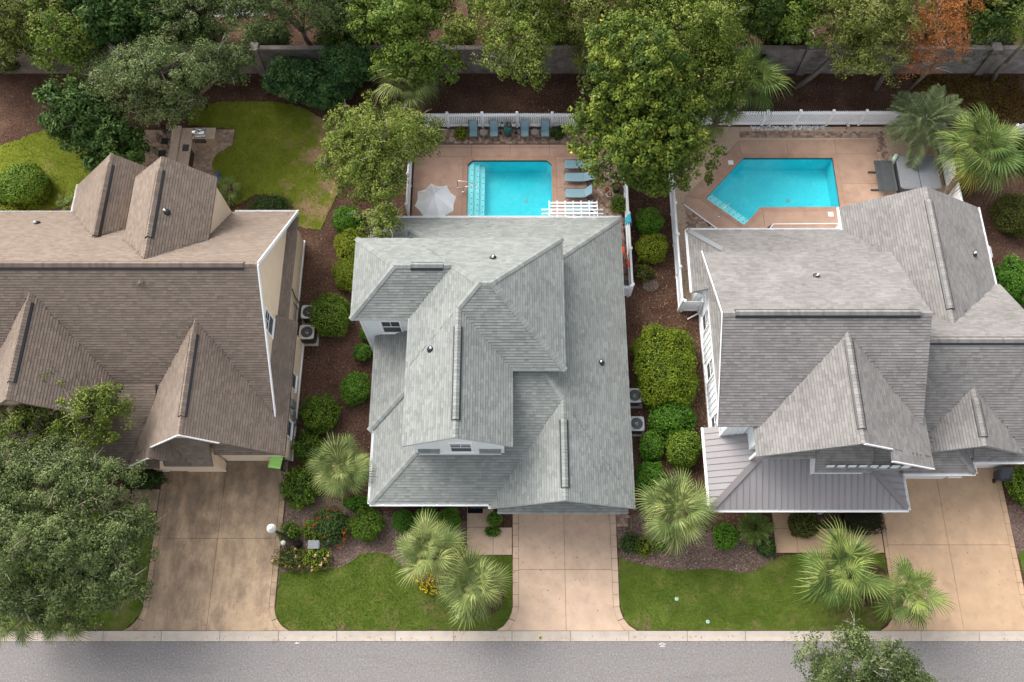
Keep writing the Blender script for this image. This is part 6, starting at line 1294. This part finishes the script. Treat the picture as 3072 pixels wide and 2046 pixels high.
for lb, x, y in (('square white skimmer lid left of the angled pool', 14.05, 30.5), ('square white skimmer lid below the angled pool', 19.95, 26.72)):
    t = thing('skimmer_lid', lb, 'skimmer lid', (x, y, .06)); MB().box(x-.16, x+.16, y-.16, y+.16, .055, .074).build('plate', m_white, t, bevel=.006)

# outdoor kitchen and bar chairs
t = thing('outdoor_kitchen', 'L shaped outdoor kitchen with granite counters and a steel grill', 'outdoor kitchen', (-20.5, 31.2, .04))
MB().box(-21.5, -20.45, 28.9, 32.45, .03, .9).build('base', m_stuccoT, t); MB().box(-20.45, -19.05, 31.75, 32.45, .03, .905).build('base', m_stuccoT, t)
MB().box(-21.1, -20.38, 28.85, 32.5, .902, .96).build('counter', m_granite, t); MB().prism([(-20.38, 31.68), (-18.98, 31.68), (-18.98, 32.52), (-20.38, 32.52)], .904, .962).build('counter', m_granite, t)
MB().box(-21.65, -21.14, 28.8, 32.55, 1.08, 1.14).build('bar_top', m_granite, t); MB().box(-21.48, -21.12, 28.85, 32.48, .9, 1.08).build('bar_wall', m_stuccoT, t)
g = MB().box(-20.35, -19.55, 31.72, 32.38, .96, 1.06).build('grill', m_alu, t); s = MB().tube([(-20.33, 32.05, 1.1), (-19.57, 32.05, 1.1)], .22, 14); s.build('hood', m_alu, g, True)
MB().tube([(-20.2, 31.78, 1.18), (-19.7, 31.78, 1.18)], .018, 6).build('handle', m_alu, g); MB().box(-20.3, -19.6, 31.63, 31.74, .55, .95).build('control_panel', m_dgrey, g)
for k in range(4): MB().lathe((-20.2+.17*k, 31.61, .86), [(.03, 0), (.03, .03)], 8).build('knob', m_alu, g)
for Y in (29.3, 30.2, 30.8): MB().box(-20.46, -20.42, Y-.28, Y+.28, .15, .8).build('cabinet_door', m_bronze, t)
MB().box(-20.9, -20.5, 30.75, 31.25, .955, .968).build('sink', m_dgrey, t); MB().tube([(-20.93, 31, .96), (-20.93, 31, 1.2), (-20.78, 31, 1.22)], .018, 6).build('tap', m_alu, t)
def bar_chair(label, x, y, rz):
    t = thing('bar_chair', label, 'bar chair', (x, y, .04), 'black iron bar chairs'); M = Matrix.Translation((x, y, 0)) @ Matrix.Rotation(rz, 4, 'Z'); T_ = lambda p: M @ Vector(p)
    s = MB(); s.add([T_(p) for p in [(-.22,-.22,.72),(.22,-.22,.72),(.22,.22,.72),(-.22,.22,.72),(-.22,-.22,.76),(.22,-.22,.76),(.22,.22,.76),(-.22,.22,.76)]], [(0,3,2,1),(4,5,6,7),(0,1,5,4),(1,2,6,5),(2,3,7,6),(3,0,4,7)]); s.build('seat', m_black, t)
    s = MB(); s.tube([T_(p) for p in [(-.22,-.23,.76),(-.3,-.25,1.1),(-.32,-.12,1.24),(-.33,.12,1.24),(-.3,.25,1.1),(-.22,.23,.76)]], .018, 6)
    for q in (-.15, 0, .15): s.tube([T_((-.22, q, .76)), T_((-.32, q*.8, 1.22))], .012, 5)
    s.tube([T_((-.27, -.24, .98)), T_((-.29, 0, 1.06)), T_((-.27, .24, .98))], .012, 5).tube([T_((-.27, -.24, 1.06)), T_((-.29, 0, .92)), T_((-.27, .24, 1.06))], .012, 5); s.build('backrest', m_black, t)
    for sx in (-1, 1):
        for sy in (-1, 1): MB().tube([T_((sx*.2, sy*.2, .72)), T_((sx*.25, sy*.25, .045))], .016, 6).build('leg', m_black, t)
    MB().tube([T_(p) for p in [(-.22,-.22,.3),(.22,-.22,.3),(.22,.22,.3),(-.22,.22,.3),(-.22,-.22,.3)]], .012, 5).build('footrest', m_black, t)
bar_chair('black iron bar chair, farthest from the brown gable', -22.15, 32.55, .2); bar_chair('black iron bar chair, middle one at the bar counter', -22.2, 31.65, -.15); bar_chair('black iron bar chair, nearest to the brown gable', -22.25, 30.75, .1)
t = thing('ride_on_toy', 'small blue toy on the patio edge by the brown gable', 'toy', (-18.6, 29.25, .04)); MB().rbox((-18.6, 29.2, .28), (.22, .5, .18), .2).build('body', m_blue, t, bevel=.04); MB().tube([(-18.6, 29.42, .3), (-18.62, 29.5, .62), (-18.78, 29.5, .64)], .025, 6).tube([(-18.62, 29.5, .62), (-18.46, 29.5, .64)], .025, 6).build('handlebar', m_blue, t, kind='stuff')
for dx, dy in ((-.17, -.18), (.17, -.18), (0, .24)): MB().tube([(-18.6+dx-.03, 29.2+dy, .16), (-18.6+dx+.03, 29.2+dy, .16)], .11, 12).build('wheel', m_black, t)

# side yard odds and ends
t = thing('beach_towel', 'aqua towel hung over the white side fence', 'towel', (7.1, 25.6, 1.3)); s = MB()
for i in range(8):
    y = 25.3+.07*i; s.add([(6.92+.03*math.sin(i*2), y, 1.05), (7.04, y, 1.6), (7.18, y, 1.6), (7.3+.03*math.cos(i*2), y, 1.0), (6.92+.03*math.sin(i*2+2), y+.07, 1.05), (7.04, y+.07, 1.6), (7.18, y+.07, 1.6), (7.3+.03*math.cos(i*2+2), y+.07, 1.0)], [(0,4,5,1), (1,5,6,2), (2,6,7,3)])
s.build('cloth', m_aqua, t)
t = thing('kayak_paddle', 'long orange paddle leaning on the white side fence', 'paddle', (6.95, 23.5, .1)); MB().tube([(6.85, 24.0, .15), (6.96, 22.9, 1.1)], .025, 8).build('shaft', m_orange, t); MB().bar((6.8, 24.45, .08), (6.85, 23.95, .18), .2, .03).build('blade', m_orange, t); MB().bar((6.96, 22.95, 1.08), (7.0, 22.5, 1.3), .2, .03).build('blade', m_orange, t)
t = thing('beach_ball', 'pink ball on the pavers by the orange paddle', 'ball', (6.72, 23.0, .06)); MB().lathe((6.72, 23.0, .06), [(.02, 0), (.12, .04), (.18, .13), (.19, .19), (.18, .25), (.12, .34), (.02, .38)], 18).build('shell', m_pink, t, True); MB().lathe((6.72, 23.0, .43), [(.03, 0), (.02, .02)], 8).build('valve', m_white, t)
t = thing('storage_bin', 'small black storage box behind the short white fence panel', 'storage box', (6.7, 21.7, .06)); MB().box(6.45, 6.95, 21.42, 21.9, .06, .5).build('body', m_dgrey, t, bevel=.03); MB().box(6.43, 6.97, 21.4, 21.92, .5, .56).build('lid', m_black, t, bevel=.02)
t = thing('garden_hose', 'dark garden hose along the white side fence', 'hose', (6.95, 25, .06)); MB().tube([(6.75, 26.9, .09), (6.92, 26.6, .09), (6.9, 25.8, .08), (6.98, 25.0, .08), (6.92, 24.4, .08), (6.7, 24.0, .08), (6.45, 23.9, .08)], .02, 6).build('tube', m_bronze, t, True); MB().lathe((6.75, 26.9, .06), [(.07, 0), (.07, .08)], 10).build('coupling', m_dgrey, t)
def pot(label, x, y, r0, h, m, soil=m_mulch):
    t = thing('plant_pot', label, 'plant pot', (x, y, .06)); MB().lathe((x, y, .06), [(r0*.7, 0), (r0, h*.8), (r0*1.08, h*.85), (r0*1.08, h), (r0*.9, h), (r0*.88, h*.85)], 20).build('pot', m, t, True); MB().lathe((x, y, .06), [(r0*.86, h*.82), (r0*.86, h*.88)], 16).build('soil', soil, t)
    r = np.random.default_rng(int(x*97)); P = r.normal(size=(60, 3))*np.array([r0*.45, r0*.45, .05])+np.array([x, y, .1+h]); V = leaf_quads(P, r.normal(size=P.shape)+np.array([0, 0, 1]), .1, .5, r); np_mesh('plant', V, np.arange(len(V)).reshape(-1, 4), m_litter, t, np.repeat(r.random(60), 4), 'stuff')
pot('white rimmed pot with orange plants on the pavers', 6.15, 27.95, .2, .38, m_lgrey); pot('terracotta pot beside the white rimmed pot', 5.98, 28.35, .15, .3, m_terra); pot('large dark green pot below the magnolia', 6.6, 28.45, .3, .5, m_dkgreen)
t = thing('road_marker', 'small yellow and black survey marker on the kerb', 'marker', (1.45, 1.72, .05)); MB().box(1.38, 1.52, 1.72, 1.8, .06, .12).build('flag', m_yellowp, t); MB().tube([(1.45, 1.76, .05), (1.47, 1.6, .09)], .025, 6).build('stake', m_black, t)
for lb, x, y in (('pale valve cover in the middle lawn near the kerb', -2.85, 2.7), ('small pale valve cover in the right lawn near the middle driveway', 8.7, 3.6), ('bluish valve cover in the right lawn near the kerb', 10.25, 2.45)):
    t = thing('valve_cover', lb, 'valve cover', (x, y, .03)); MB().lathe((x, y, .02), [(.1, 0), (.1, .03), (.08, .04)], 14).build('lid', m_ped, t); MB().lathe((x, y, .05), [(.03, 0), (.03, .012)], 8).build('bolt', m_grey, t)
mk = struct('road_marking'); MB().box(-11.3, -11.05, 1.38, 1.41, .002, .005).box(-11.2, -11.17, 1.38, 1.46, .002, .0052).build('paint_stroke', m_paint, mk, kind='stuff')
s = MB(); s.tube([(7.8+.07*math.cos(a), 1.35+.07*math.sin(a), .004) for a in [k*math.pi/8 for k in range(17)]], .012, 4).box(7.62, 7.72, 1.34, 1.365, .001, .006).box(7.88, 7.98, 1.34, 1.365, .001, .006).box(7.66, 7.94, 1.22, 1.24, .001, .006); s.build('paint_stroke', m_paint, mk, kind='stuff')
for lb, x, y in (('white path light at the right back fence, left one', 16.7, 33.1), ('white path light at the right back fence, right one', 21.85, 33.1)):
    t = thing('path_light', lb, 'path light', (x, y, 0)); MB().lathe((x, y, 0), [(.03, 0), (.03, .3)], 8).build('stake', m_black, t); MB().lathe((x, y, .3), [(.05, 0), (.11, .05), (.09, .16), (.03, .2)], 12).build('globe', m_globe, t, True)
